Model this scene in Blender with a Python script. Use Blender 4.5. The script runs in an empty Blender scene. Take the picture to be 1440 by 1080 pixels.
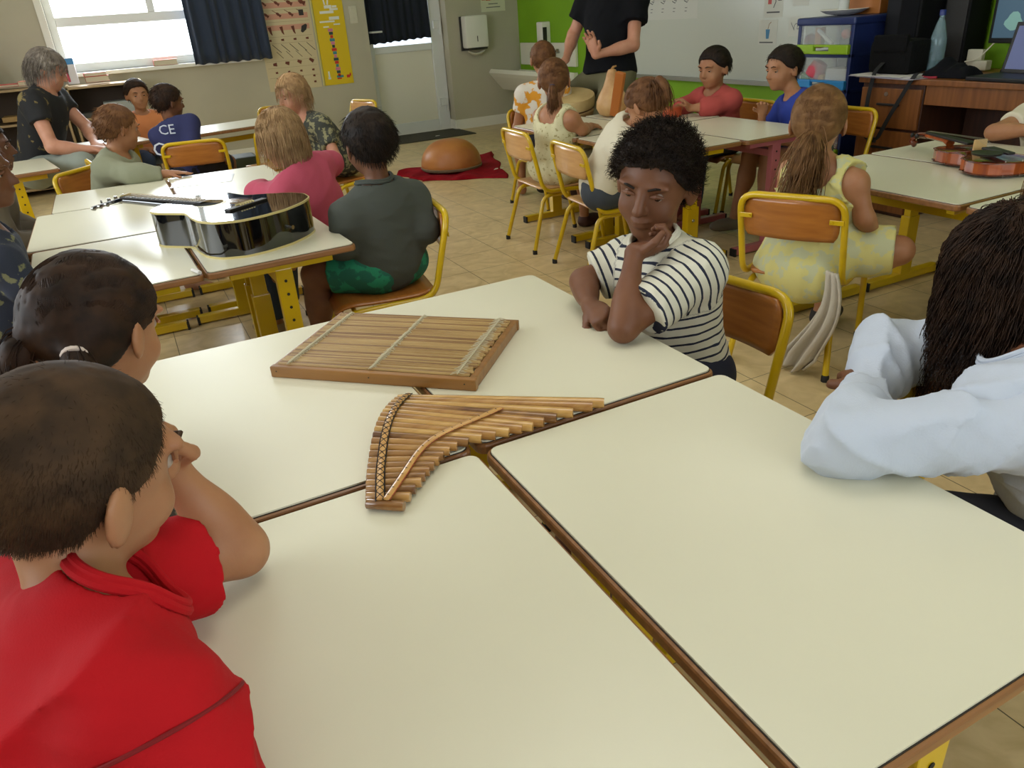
import bpy, bmesh, math, random
import numpy as np
from mathutils import Vector, Matrix, Euler
random.seed(7); rng = np.random.default_rng(7)
sc = bpy.context.scene
COL = sc.collection
pi = math.pi

# ---------------------------------------------------------------- camera
CZ = 1.24
cam_d = bpy.data.cameras.new('camera'); cam = bpy.data.objects.new('camera', cam_d); COL.objects.link(cam)
cam_d.sensor_width = 36; cam_d.lens = 26.38; cam_d.clip_start = 0.02; cam_d.clip_end = 100
cam.matrix_world = Matrix(((0.88728485, 0.25722646, -0.38283175, 0), (-0.45628033, 0.36836527, -0.81000944, 0),
                           (-0.06733394, 0.8933877, 0.44421229, CZ), (0, 0, 0, 1)))
sc.camera = cam
# ---------------------------------------------------------------- world, lights, exposure
sc.view_settings.view_transform = 'Standard'; sc.view_settings.look = 'None'
sc.view_settings.gamma = 1; sc.view_settings.use_curve_mapping = False
sc.view_settings.exposure = -0.55
wd = bpy.data.worlds.new('sky'); sc.world = wd; wd.use_nodes = True
bgn = wd.node_tree.nodes['Background']; bgn.inputs[0].default_value = (0.86, 0.94, 1.0, 1); bgn.inputs[1].default_value = 6.0
sc.cycles.max_bounces = 6; sc.cycles.diffuse_bounces = 4; sc.cycles.caustics_reflective = False; sc.cycles.caustics_refractive = False
def area(name, loc, rot, sx, sy, e, col=(1, 1, 1)):
    d = bpy.data.lights.new(name, 'AREA'); d.shape = 'RECTANGLE'; d.size = sx; d.size_y = sy; d.energy = e; d.color = col
    o = bpy.data.objects.new(name, d); o.location = loc; o.rotation_euler = rot; COL.objects.link(o); return o
# daylight through the window of the far wall, plus fill added at unseen rear and left-hand windows
area('daylight_far_window', (0.62, 9.03, 1.72), (math.radians(-90), 0, 0), 1.75, 1.4, 175, (0.86, 0.93, 1.0))
area('unseen_rear_window_fill', (1.3, -1.93, 1.55), (math.radians(90), 0, 0), 3.6, 1.3, 7, (1.0, 0.97, 0.88))
area('unseen_left_window_fill', (-2.33, 3.0, 1.65), (math.radians(90), 0, math.radians(-90)), 4.5, 1.3, 62, (0.9, 0.95, 1.0))

for lx, ly, le in ((.9, 1.3, 19), (.9, 4.6, 25), (3.2, 3.0, 9)):  # overhead fill lamps, added out of view to brighten tabletops and room
    area('added_overhead_fill', (lx, ly, 2.655), (0, 0, 0), 1.15, 1.15, le, (1.0, .97, .92))
# ---------------------------------------------------------------- materials
def lin(c):
    return tuple(((x / 255) / 12.92 if x / 255 <= 0.04045 else ((x / 255 + 0.055) / 1.055) ** 2.4) for x in c)
MC = {}
def mat(name, c=(200, 200, 200), rough=0.5, metal=0.0, c2=None, ns=8.0, bump=0.0, bs=60.0, spec=0.5, coat=0.0, stretch=None,
        emit=None, es=1.0, alpha=None, trans=0.0, contrast=(0.35, 0.65), coord='Object', sheen=0.0):
    if name in MC: return MC[name]
    m = bpy.data.materials.new(name); m.use_nodes = True; nt = m.node_tree; b = nt.nodes['Principled BSDF']
    L = nt.links
    b.inputs['Base Color'].default_value = (*lin(c), 1); b.inputs['Roughness'].default_value = rough
    b.inputs['Metallic'].default_value = metal; b.inputs['Specular IOR Level'].default_value = spec
    b.inputs['Coat Weight'].default_value = coat; b.inputs['Sheen Weight'].default_value = sheen
    b.inputs['Transmission Weight'].default_value = trans
    if alpha is not None: b.inputs['Alpha'].default_value = alpha
    tc = nt.nodes.new('ShaderNodeTexCoord'); mp = nt.nodes.new('ShaderNodeMapping'); L.new(tc.outputs[coord], mp.inputs[0])
    if stretch: mp.inputs['Scale'].default_value = stretch
    if c2 is not None:
        n = nt.nodes.new('ShaderNodeTexNoise'); n.inputs['Scale'].default_value = ns; n.inputs['Detail'].default_value = 5
        L.new(mp.outputs[0], n.inputs[0])
        r = nt.nodes.new('ShaderNodeValToRGB'); r.color_ramp.elements[0].position = contrast[0]; r.color_ramp.elements[1].position = contrast[1]
        r.color_ramp.elements[0].color = (*lin(c), 1); r.color_ramp.elements[1].color = (*lin(c2), 1)
        L.new(n.outputs['Fac'], r.inputs[0]); L.new(r.outputs[0], b.inputs['Base Color'])
    if bump > 0:
        n = nt.nodes.new('ShaderNodeTexNoise'); n.inputs['Scale'].default_value = bs; n.inputs['Detail'].default_value = 4
        L.new(mp.outputs[0], n.inputs[0])
        bp = nt.nodes.new('ShaderNodeBump'); bp.inputs['Strength'].default_value = bump; bp.inputs['Distance'].default_value = 0.01
        L.new(n.outputs['Fac'], bp.inputs['Height']); L.new(bp.outputs[0], b.inputs['Normal'])
    if emit is not None:
        b.inputs['Emission Color'].default_value = (*lin(emit), 1); b.inputs['Emission Strength'].default_value = es
    MC[name] = m
    return m
def wood(name, c, c2, rough=0.45, ax=0, sc_=6.0, coat=0.0):
    s = [14, 14, 14]; s[ax] = 1.0
    return mat(name, c, rough, c2=c2, ns=sc_, stretch=tuple(s), coat=coat, contrast=(0.3, 0.7))

# ---------------------------------------------------------------- mesh helpers
def link(name, me, m=None, parent=None, smooth=False):
    o = bpy.data.objects.new(name, me); COL.objects.link(o)
    if m is not None:
        for x in (m if isinstance(m, (list, tuple)) else [m]): me.materials.append(x)
    if parent is not None: o.parent = parent
    if smooth: me.polygons.foreach_set('use_smooth', [True] * len(me.polygons))
    return o
def from_data(name, V, F, m=None, parent=None, smooth=False, mi=None):
    me = bpy.data.meshes.new(name); V = np.asarray(V, float)
    me.from_pydata(V.tolist(), [], [list(map(int, f)) for f in F]); me.update()
    o = link(name, me, m, parent, smooth)
    if mi is not None: me.polygons.foreach_set('material_index', mi)
    return o
class MB:
    """collects shapes into one mesh"""
    def __init__(s): s.V = []; s.F = []; s.M = []; s.n = 0
    def add(s, V, F, mi=0):
        V = np.asarray(V, float)
        s.V.append(V); s.F += [[i + s.n for i in f] for f in F]; s.M += [mi] * len(F); s.n += len(V); return s
    def box(s, c, d, rz=0, bev=0, R=None, mi=0):
        bm = bmesh.new(); bmesh.ops.create_cube(bm, size=1)
        for v in bm.verts: v.co = Vector((v.co.x * d[0], v.co.y * d[1], v.co.z * d[2]))
        if bev: bmesh.ops.bevel(bm, geom=bm.edges[:], offset=bev, segments=2, affect='EDGES', profile=0.6)
        V = np.array([v.co[:] for v in bm.verts]); F = [[v.index for v in f.verts] for f in bm.faces]; bm.free()
        if R is None: R = np.array(Matrix.Rotation(rz, 3, 'Z'))
        return s.add(V @ np.asarray(R).T + np.array(c), F, mi)
    def tube(s, P, r, n=10, cap=True, mi=0, flat=1.0, up=(0, 0, 1.0)):
        P = np.asarray(P, float); k = len(P); r = np.broadcast_to(np.asarray(r, float), (k,))
        T = np.gradient(P, axis=0); T /= np.linalg.norm(T, axis=1)[:, None] + 1e-12
        u = np.cross(T[0], up);
        if np.linalg.norm(u) < 1e-3: u = np.cross(T[0], [0, 1.0, 0])
        u /= np.linalg.norm(u); V = []
        for i in range(k):
            u = u - T[i] * (u @ T[i]); u /= np.linalg.norm(u); w = np.cross(T[i], u)
            a = np.arange(n) * 2 * pi / n
            V.append(P[i] + r[i] * (np.cos(a)[:, None] * u + flat * np.sin(a)[:, None] * w))
        F = [[i * n + j, i * n + (j + 1) % n, (i + 1) * n + (j + 1) % n, (i + 1) * n + j] for i in range(k - 1) for j in range(n)]
        if cap: F += [list(range(n))[::-1], [(k - 1) * n + j for j in range(n)]]
        return s.add(np.concatenate(V), F, mi)
    def lathe(s, prof, c=(0, 0, 0), n=24, R=None, mi=0):
        V = []
        for r, z in prof:
            a = np.arange(n) * 2 * pi / n; V.append(np.stack([r * np.cos(a), r * np.sin(a), np.full(n, z)], 1))
        k = len(prof)
        F = [[i * n + j, i * n + (j + 1) % n, (i + 1) * n + (j + 1) % n, (i + 1) * n + j] for i in range(k - 1) for j in range(n)]
        F += [list(range(n))[::-1], [(k - 1) * n + j for j in range(n)]]
        V = np.concatenate(V)
        if R is not None: V = V @ np.asarray(R).T
        return s.add(V + np.array(c), F, mi)
    def prism(s, P2, z0, z1, mi=0):
        n = len(P2); V = [(x, y, z0) for x, y in P2] + [(x, y, z1) for x, y in P2]
        a = sum(P2[i][0] * P2[(i + 1) % n][1] - P2[(i + 1) % n][0] * P2[i][1] for i in range(n))
        F = [[i, (i + 1) % n, n + (i + 1) % n, n + i] for i in range(n)] + [list(range(n))[::-1], [n + i for i in range(n)]]
        if a < 0: F = [f[::-1] for f in F]
        return s.add(V, F, mi)
    def build(s, name, m=None, parent=None, smooth=False, bevel=0):
        o = from_data(name, np.concatenate(s.V), s.F, m, parent, smooth)
        if len(set(s.M)) > 1: o.data.polygons.foreach_set('material_index', s.M)
        if smooth:
            o.data.set_sharp_from_angle(angle=math.radians(42))
        if bevel:
            b = o.modifiers.new('bevel', 'BEVEL'); b.width = bevel; b.segments = 2; b.limit_method = 'ANGLE'; b.angle_limit = math.radians(50)
        return o
def fillet(P, rad, n=6):
    P = [np.array(p, float) for p in P]; out = [P[0]]
    for i in range(1, len(P) - 1):
        a, b, c = P[i - 1], P[i], P[i + 1]; u = a - b; v = c - b; lu = np.linalg.norm(u); lv = np.linalg.norm(v)
        r = min(rad, lu * .49, lv * .49); p = b + u / lu * r; q = b + v / lv * r
        for k in range(n + 1):
            t = k / n; out.append((1 - t) ** 2 * p + 2 * t * (1 - t) * b + t * t * q)
    out.append(P[-1]); return np.array(out)
def thing(name, label, cat, loc=(0, 0, 0), rz=0, group=None):
    o = bpy.data.objects.new(name, None); COL.objects.link(o); o.empty_display_size = 0.05
    o.location = loc; o.rotation_euler = (0, 0, rz); o['label'] = label; o['category'] = cat
    if group: o['group'] = group
    return o
def tag(o, label, cat, group=None, kind=None):
    o['label'] = label; o['category'] = cat
    if group: o['group'] = group
    if kind: o['kind'] = kind
    return o
def struct(o): o['kind'] = 'structure'; return o
def copy_tree(o, parent=None):
    c = o.copy(); COL.objects.link(c)
    if parent is not None: c.parent = parent
    for ch in list(o.children): copy_tree(ch, c)
    return c
def text(name, s, size, loc, rot, m, parent=None, depth=0.0006, align='CENTER'):
    cu = bpy.data.curves.new(name, 'FONT'); cu.body = s; cu.size = size; cu.extrude = depth; cu.align_x = align; cu.align_y = 'CENTER'
    cu.resolution_u = 2
    o = bpy.data.objects.new(name, cu); COL.objects.link(o); o.location = loc; o.rotation_euler = rot; cu.materials.append(m)
    bpy.context.view_layer.update()
    me = bpy.data.meshes.new_from_object(o.evaluated_get(bpy.context.evaluated_depsgraph_get())); mw = o.matrix_basis.copy()
    bpy.data.objects.remove(o); o = bpy.data.objects.new(name, me); COL.objects.link(o); o.matrix_basis = mw
    if parent is not None: o.parent = parent
    return o

# ================================================================ SETTING
XR, YB, XL, YF, ZC = 4.6, 8.8, -2.4, -2.0, 2.7
M_wall = mat('grey_wall_paint', (186, 180, 157), 0.7, c2=(180, 174, 152), ns=2.0, bump=0.06, bs=120)
M_green = mat('lime_wall_paint', (128, 178, 22), 0.65, c2=(122, 170, 20), ns=2.5)
M_white = mat('white_paint', (232, 230, 218), 0.5)
M_ceil = mat('ceiling_paint', (225, 223, 212), 0.8)
M_pvc = mat('white_pvc', (222, 224, 220), 0.35)
def box_obj(name, lo, hi, m, parent=None, bev=0):
    lo = np.array(lo, float); hi = np.array(hi, float)
    return MB().box((lo + hi) / 2, hi - lo, bev=bev).build(name, m, parent)
def floor_mat():
    m = bpy.data.materials.new('vinyl_tile_floor'); m.use_nodes = True; nt = m.node_tree; L = nt.links; b = nt.nodes['Principled BSDF']
    tc = nt.nodes.new('ShaderNodeTexCoord')
    br = nt.nodes.new('ShaderNodeTexBrick'); br.offset = 0; br.squash = 1
    br.inputs['Scale'].default_value = 1; br.inputs['Brick Width'].default_value = 0.30; br.inputs['Row Height'].default_value = 0.30
    br.inputs['Mortar Size'].default_value = 0.0018; br.inputs['Mortar Smooth'].default_value = 0.3; br.inputs['Bias'].default_value = 0
    L.new(tc.outputs['Object'], br.inputs[0])
    n = nt.nodes.new('ShaderNodeTexNoise'); n.inputs['Scale'].default_value = 9; n.inputs['Detail'].default_value = 8; n.inputs['Distortion'].default_value = 1.2
    L.new(tc.outputs['Object'], n.inputs[0])
    r = nt.nodes.new('ShaderNodeValToRGB'); r.color_ramp.elements[0].position = .3; r.color_ramp.elements[1].position = .7
    r.color_ramp.elements[0].color = (*lin((192, 168, 120)), 1); r.color_ramp.elements[1].color = (*lin((220, 196, 148)), 1)
    L.new(n.outputs['Fac'], r.inputs[0]); L.new(r.outputs[0], br.inputs['Color1']); L.new(r.outputs[0], br.inputs['Color2'])
    br.inputs['Mortar'].default_value = (*lin((92, 82, 58)), 1)
    L.new(br.outputs['Color'], b.inputs['Base Color']); b.inputs['Roughness'].default_value = 0.3; b.inputs['Specular IOR Level'].default_value = 0.5
    return m
struct(box_obj('floor', (XL, YF, -0.08), (XR, YB + .5, 0), floor_mat()))
struct(box_obj('ceiling', (XL, YF, ZC), (XR, YB + .5, ZC + .1), M_ceil))
def wall_with_holes(name, axis, pos, a0, a1, thick, holes, m):
    """wall in plane axis=pos; holes = list of (a_lo, a_hi, z_lo, z_hi)"""
    mb = MB(); holes = sorted(holes); cur = a0
    def put(lo, hi, z0, z1):
        if hi - lo < 1e-4 or z1 - z0 < 1e-4: return
        if axis == 'y': mb.box(((lo + hi) / 2, pos + thick / 2, (z0 + z1) / 2), (hi - lo, abs(thick), z1 - z0))
        else: mb.box((pos + thick / 2, (lo + hi) / 2, (z0 + z1) / 2), (abs(thick), hi - lo, z1 - z0))
    for lo, hi, z0, z1 in holes:
        put(cur, lo, 0, ZC); put(lo, hi, 0, z0); put(lo, hi, z1, ZC); cur = hi
    put(cur, a1, 0, ZC)
    return struct(mb.build(name, m))
wall_with_holes('wall_back', 'y', YB, XL, XR, 0.36, [(-0.30, 1.50, 0.99, 2.45), (2.74, 3.68, 0.0, 2.1)], M_wall)
wall_with_holes('wall_right', 'x', XR, YF, YB, 0.2, [], M_green)
wall_with_holes('wall_left', 'x', XL, YF, YB, -0.2, [(0.7, 5.3, 1.0, 2.35)], M_wall)
wall_with_holes('wall_front', 'y', YF, XL, XR, -0.2, [(-0.6, 3.2, 0.9, 2.3)], M_wall)
struct(box_obj('unseen_left_window', (XL - .06, 0.7, 1.0), (XL - .02, 5.3, 1.03), M_pvc))  # sill strip of the unseen opening added for the left fill
struct(box_obj('unseen_rear_window', (-0.6, YF - .06, 0.9), (3.2, YF - .02, .93), M_pvc))  # same strip for the added opening behind the camera
# baseboards
struct(box_obj('baseboard_back', (3.68, YB - .015, 0), (XR, YB, 0.11), M_white))
struct(box_obj('baseboard_door', (3.665, YB, 0), (3.68, YB + .2, 0.11), M_white))
struct(box_obj('baseboard_left_of_door', (XL, YB - .015, 0), (2.74, YB, 0.11), M_white))
struct(box_obj('baseboard_right', (XR - .015, YF, 0), (XR, YB - .016, 0.11), M_white))
# window: frame, mullions, rail (bright sky outside)
wf = MB()
for lo, hi in (((-.30, 8.86, .99), (-.23, 8.93, 2.45)), ((1.43, 8.86, .99), (1.50, 8.93, 2.45)), ((-.23, 8.86, .99), (1.43, 8.93, 1.07)),
               ((-.23, 8.86, 1.385), (1.43, 8.92, 1.47)), ((-.23, 8.86, 2.38), (1.43, 8.93, 2.45)), ((0.58, 8.86, 1.47), (.65, 8.92, 2.38))):
    wf.box((np.array(lo) + hi) / 2, np.array(hi) - lo)
wn = struct(wf.build('window_1', M_pvc, bevel=0.006))
struct(box_obj('window_sill', (-.34, 8.74, .955), (1.55, 8.92, .99), M_white, bev=0.004))
M_glass = mat('clear_glass', (255, 255, 255), 0.02, trans=1.0)
# architrave painted strip left of window
struct(box_obj('trim_1', (-.36, YB - .02, .99), (-.30, YB, 2.5), M_white))
# door recessed in the wall
dy = YB + .20
dr = struct(MB().box((3.21, dy + .02, 1.045), (.94, .05, 2.09)).build('door_backing', M_white))
dr.name = 'door_1'; dr.data.name = 'door_1'
fr = MB()
for lo, hi in (((2.745, dy - .05, 0), (2.83, dy, 2.1)), ((3.53, dy - .05, 0), (3.675, dy, 2.1)), ((2.83, dy - .05, 1.98), (3.53, dy, 2.1)), ((2.83, dy - .045, 0.0), (3.53, dy, .13)), ((2.83, dy - .045, .90), (3.53, dy, .975))):
    fr.box((np.array(lo) + hi) / 2, np.array(hi) - lo)
fr.build('door_frame', M_pvc, dr, bevel=0.006)
box_obj('door_panel', (2.83, dy - .025, .13), (3.53, dy - .004, .90), mat('door_panel_pvc', (228, 224, 206), .45), dr, bev=0.003)
gl = box_obj('door_pane', (2.83, dy - .02, .975), (3.53, dy - .006, 1.98), mat('bright_door_pane', (235, 245, 255), 0.2, emit=(225, 240, 255), es=2.2), dr)
hb = MB().tube(fillet([(2.80, dy - .05, 1.13), (2.80, dy - .11, 1.13), (2.93, dy - .11, 1.13)], .02), .010).box((2.80, dy - .053, 1.09), (.035, .008, .2))
hb.build('door_handle', M_pvc, dr, smooth=True)
for z in (1.16, 0.32):
    MB().box((3.60, dy - .06, z), (.075, .03, .085), bev=.006).box((3.648, dy - .06, z - .03), (.022, .035, .15), bev=.005).build('hinge', M_pvc, dr)
struct(dr)
# whiteboard on the green wall
wb = thing('whiteboard', 'large white board on the lime green wall with paper notes stuck on it', 'whiteboard', (XR, 5.2, 0))
def tow(lo, hi, parent, name, m, bev=0):   # world coordinates under a translated parent
    o = box_obj(name, lo, hi, m, None, bev); o.parent = parent; o.location = -Vector(parent.location) if parent.rotation_euler.z == 0 else (0, 0, 0); return o
tow((XR - .02, 3.75, .62), (XR - .002, 6.43, 2.0), wb, 'board', mat('whiteboard_enamel', (196, 200, 188), .28))
tow((XR - .06, 3.75, .59), (XR - .002, 6.43, .62), wb, 'ledge', mat('aluminium', (150, 150, 140), .4, metal=.6))
tow((XR - .026, 6.43, .60), (XR - .002, 6.46, 2.0), wb, 'board_edge', mat('aluminium'))

# doormat, switch plate, towel dispenser, soap dispenser, sink
M_dk = mat('charcoal_mat', (70, 66, 56), .95, bump=.5, bs=300)
tag(box_obj('door_mat', (2.75, 8.28, 0.0), (3.70, 8.90, 0.010), M_dk, bev=0.003), 'dark grey doormat on the floor below the white door', 'doormat')
pc = MB().prism([(0, 0), (.055, .005), (.06, .02), (.035, .028), (.01, .022)], 0, .003).build('paper_scrap', mat('scrap_paper', (225, 222, 210), .8)); pc.location = (3.26, 8.45, .010)
tag(pc, 'small white paper scrap lying on the grey doormat', 'paper scrap')
sw = thing('switch_plate', 'cream double switch plate on the wall between yellow poster and door', 'switch', (2.6, YB, 1.32))
MB().box((0, -.006, 0), (.085, .012, .17), bev=.003).build('plate', mat('cream_plastic', (205, 200, 178), .4), sw)
MB().box((0, -.014, .035), (.05, .008, .055), bev=.002).build('switch', mat('cream_plastic'), sw)
MB().lathe([(.022, 0), (.022, .006), (.016, .006), (.015, .002)], (0, -.014, -.04), R=np.array(Matrix.Rotation(pi / 2, 3, 'X'))).build('socket', mat('cream_plastic'), sw)
td = thing('towel_dispenser', 'white paper towel dispenser on the grey wall beside the door', 'towel dispenser', (3.99, YB, .88))
MB().box((0, -.07, .175), (.285, .13, .34), bev=.022).build('cover', mat('dispenser_white', (232, 230, 220), .35), td, smooth=True)
MB().box((-.01, -.012, .16), (.30, .024, .36), bev=.004).box((0, -.07, .0), (.25, .11, .03), bev=.004).build('back_plate', mat('dark_plastic', (38, 36, 34), .5), td)
MB().box((0, -.1365, .10), (.008, .004, .06)).build('sight_slot', mat('dark_plastic'), td)
MB().tube([(-.10, -.075, -.03), (-.05, -.08, -.055), (0, -.08, -.062), (.05, -.08, -.055), (.10, -.075, -.03)], [.02, .03, .032, .03, .02], flat=.5).build('paper_towel', mat('tissue', (214, 208, 186), .9, bump=.4, bs=60), td, smooth=True)
sd = thing('soap_dispenser', 'white soap dispenser with dark window on the lime green wall above the sink', 'soap dispenser', (XR, 8.1, .88))
MB().box((-.055, 0, .11), (.11, .13, .24), bev=.015).build('body', mat('dispenser_white'), sd, smooth=True)
MB().box((-.075, -.066, .09), (.05, .006, .17), bev=.002).build('side_window', mat('dark_plastic'), sd)
sk = thing('wash_basin', 'long white ceramic wash trough with upstand fixed in the corner', 'sink', (XR, 8.05, 0))
M_cer = mat('ceramic', (228, 225, 208), .15, coat=.3)
tr = MB(); 
y0, y1 = -.60, .68
tr.box((-.02, .04, .775), (.035, 1.26, .24), bev=.008).build('upstand', M_cer, sk)
Pb = [(-.44, .64), (-.47, .60), (-.44, .56), (-.30, .40), (-.02, .36), (-.02, .60), (-.06, .60), (-.08, .5), (-.3, .5), (-.38, .62), (-.40, .64)]
V = [(x, y0, z) for x, z in Pb] + [(x, y1, z) for x, z in Pb]; n = len(Pb)
MB().add(V, [[i, (i + 1) % n, n + (i + 1) % n, n + i] for i in range(n)] + [list(range(n))[::-1], [n + i for i in range(n)]]).build('basin', M_cer, sk)
for yy in (.25, -.25):
    MB().tube(fillet([(-.03, yy, .80), (-.12, yy, .80), (-.12, yy, .74)], .02), .012).lathe([(.02, 0), (.022, .02), (.012, .03)], (-.06, yy, .805)).build('tap', mat('chrome', (170, 170, 165), .2, metal=1), sk, smooth=True)

# posters
def decal_tag(o): return o
M_pap = mat('poster_paper', (206, 190, 150), .6)
po = thing('instrument_poster', 'tall paper poster with rows of musical instruments beside the yellow chart', 'poster', (1.86, YB, 0))
MB().box((0, -.003, 1.15), (.56, .004, 1.02)).build('sheet', M_pap, po)
M_pk = mat('poster_pink', (205, 150, 125), .6); M_br = mat('poster_brown', (104, 48, 26), .6); M_bk = mat('poster_black', (42, 38, 34), .6)
text('title_lettering', 'VIVENT LA MUSIQUE !', .058, (0, -.0058, 1.56), (pi / 2, 0, 0), mat('poster_ink', (60, 64, 84), .6), po)
bands = MB()
for i in range(3): bands.box((0.0, -.0056, 1.455 - i * .105), (.50, .0008, .05))
bands.build('pink_band', M_pk, po)
inst = MB(); inst2 = MB()
for r in range(2):
    for k in range(4):
        x = -.19 + k * .125; z = 1.485 - r * .105; s = .8 + .25 * k if r == 0 else 1
        inst.tube([(x - .045 * s, -.0062, z + .03), (x, -.0062, z)], .003, 5, flat=.2, up=(0, 1, 0))
        if not (r and k == 3): inst.tube([(x - .005, -.0062, z + .004), (x + .012 * s, -.0062, z - .010), (x + .022 * s, -.0062, z - .018), (x + .036 * s, -.0062, z - .03)], [.008 * s, .014 * s, .009 * s, .015 * s], 8, flat=.1, up=(0, 1, 0))
        else: inst2.box((x, -.0062, z - .005), (.05, .001, .055))
for k in range(3): inst.tube([(-.17 + .12 * k, -.0062, 1.255), (-.16 + .12 * k, -.0062, 1.20), (-.15 + .12 * k, -.0062, 1.18)], [.018, .010, .004], 7, flat=.1, up=(0, 1, 0))
inst2.tube([(.16, -.0062, 1.19), (.19, -.0062, 1.23), (.22, -.0062, 1.26)], [.012, .03, .01], 7, flat=.1, up=(0, 1, 0))
for k in range(5): inst2.tube([(-.17 + .09 * k, -.0062, 1.09), (-.09 + .09 * k, -.0062, 1.01)], .0032, 5, flat=.2, up=(0, 1, 0))
for k in range(4): inst2.tube([(-.14 + .10 * k, -.0062, 1.02), (-.08 + .10 * k, -.0062, .955)], .0026, 5, flat=.2, up=(0, 1, 0))
for k in range(4): inst.tube([(-.20 + .13 * k, -.0062, .90 + .01 * k), (-.16 + .13 * k, -.0062, .90)], [.012, .02], 7, flat=.1, up=(0, 1, 0))
for k in range(4): inst.tube([(-.20 + .13 * k, -.0062, 1.13), (-.17 + .13 * k, -.0062, 1.13)], [.008, .012], 7, flat=.1, up=(0, 1, 0))
for r in range(3):
    for k in range(4): inst.tube([(-.19 + .13 * k, -.0062, .82 - .06 * r), (-.165 + .13 * k, -.0062, .82 - .06 * r)], [.008, .011], 6, flat=.1, up=(0, 1, 0))
inst.build('brown_instruments', M_br, po); inst2.build('dark_instruments', M_bk, po)
ln = MB()
for z in (1.515, 1.41, 1.30, 1.16, 1.10, .93, .865, .77): ln.box((0, -.0058, z), (.52, .0006, .002))
ln.build('ruled_lines', mat('poster_rule', (150, 128, 96), .6), po)
py = thing('yellow_poster', 'narrow bright yellow poster with a tower of coloured toys', 'poster', (2.335, YB, 0))
MB().box((0, -.004, 1.14), (.325, .006, .99)).build('sheet', mat('poster_yellow', (222, 190, 8), .55), py)
MB().box((-.168, -.004, 1.14), (.02, .006, .99)).build('margin', mat('poster_cream', (205, 196, 120), .55), py)
tw = [MB() for _ in range(5)]; cols = [(196, 42, 30), (30, 60, 70), (206, 120, 150), (60, 130, 140), (232, 232, 222)]
for k in range(15):
    z = .74 + k * .032; tw[k % 4].box((.012 - .0016 * k, -.0078, z), (.03 + .012 * ((k * 7) % 3), .001, .028))
for x, z, a, b in ((-.03, 1.27, .16, .016), (.05, 1.30, .11, .03), (-.02, 1.36, .15, .025), (.06, 1.385, .09, .02), (0, 1.41, .08, .03), (.07, 1.24, .07, .012), (-.05, 1.22, .06, .012), (.07, 1.41, .05, .02)):
    tw[4].box((x, -.0078, z), (a, .001, b))
tw[4].tube([(-.03, -.0078, 1.43), (-.04, -.0078, 1.50)], .008, 6, flat=.1, up=(0, 1, 0)).tube([(.0, -.0078, 1.43), (.012, -.0078, 1.50)], .008, 6, flat=.1, up=(0, 1, 0))
tw[4].box((-.10, -.0078, .75), (.018, .001, .07)).box((-.10, -.0078, .715), (.03, .001, .02))
tw[0].box((.11, -.0078, .72), (.035, .001, .03)).box((.135, -.0078, .735), (.015, .001, .03)); tw[3].box((.02, -.0078, .725), (.075, .001, .022)); tw[0].box((.01, -.0078, .705), (.05, .001, .014))
for nme, t_, c_ in zip(('red_blocks', 'dark_blocks', 'pink_blocks', 'teal_blocks', 'white_shapes'), tw, cols): t_.build(nme, mat('poster_' + nme, c_, .6), py)
sp = thing('small_poster', 'small white poster on the grey wall above the towel dispenser', 'poster', (4.28, YB, 0))
MB().box((0, -.003, 1.47), (.31, .004, .44)).build('sheet', mat('white_paper', (214, 212, 184), .7), sp)
MB().box((-.06, -.0056, 1.40), (.06, .001, .07)).box((-.12, -.0056, 1.39), (.04, .001, .04)).build('orange_picture', mat('orange_ink', (190, 90, 40), .6), sp)
MB().box((.08, -.0056, 1.395), (.06, .001, .06)).build('blue_picture', mat('blue_ink', (60, 120, 170), .6), sp)
M_ink = mat('grey_ink', (84, 84, 86), .6)
for k, w in enumerate((.12, .18)): MB().box((0, -.0056, 1.33 - k * .035), (w, .001, .008)).build('text_line', M_ink, sp)
# curtains (gathered cloth)
def curtain(name, x0, x1, y, z0, z1, label, folds, amp, m, drop=0.0):
    nx, nz = folds * 10, 16; V = []
    for j in range(nz + 1):
        for i in range(nx + 1):
            u = i / nx; v = j / nz; ph = u * folds * 2 * pi
            flare = 1 + .04 * (1 - v)
            xx = (x0 + x1) / 2 + (u - .5) * (x1 - x0) * flare + .006 * math.sin(ph * .5 + 2)
            yy = y + amp * (.6 + .4 * (1 - v)) * math.sin(ph + .9 * math.sin(ph * .37) + .5 * v) - .01 * math.sin(7 * u)
            zz = z0 + (z1 - z0) * v + drop * (.5 - u) * (1 - v) + .006 * math.sin(ph) * (1 - v)
            V.append((xx, yy, zz))
    F = [[j * (nx + 1) + i, j * (nx + 1) + i + 1, (j + 1) * (nx + 1) + i + 1, (j + 1) * (nx + 1) + i] for j in range(nz) for i in range(nx)]
    o = from_data(name, V, F, m, None, True); s = o.modifiers.new('thick', 'SOLIDIFY'); s.thickness = .004
    return tag(o, label, 'curtain')
M_cur = mat('navy_curtain_cloth', (34, 46, 66), .85, bump=.15, bs=400, sheen=.2)
curtain('window_curtain', .90, 1.64, 8.70, .97, 2.55, 'navy blue curtain hanging at the right side of the window', 7, .022, M_cur)
curtain('door_curtain', 2.79, 3.50, 8.925, 1.02, 2.0, 'dark navy curtain covering the glass of the white door', 8, .010, mat('navy_door_cloth', (20, 27, 40), .9, bump=.15, bs=400), drop=-.03)
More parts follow.
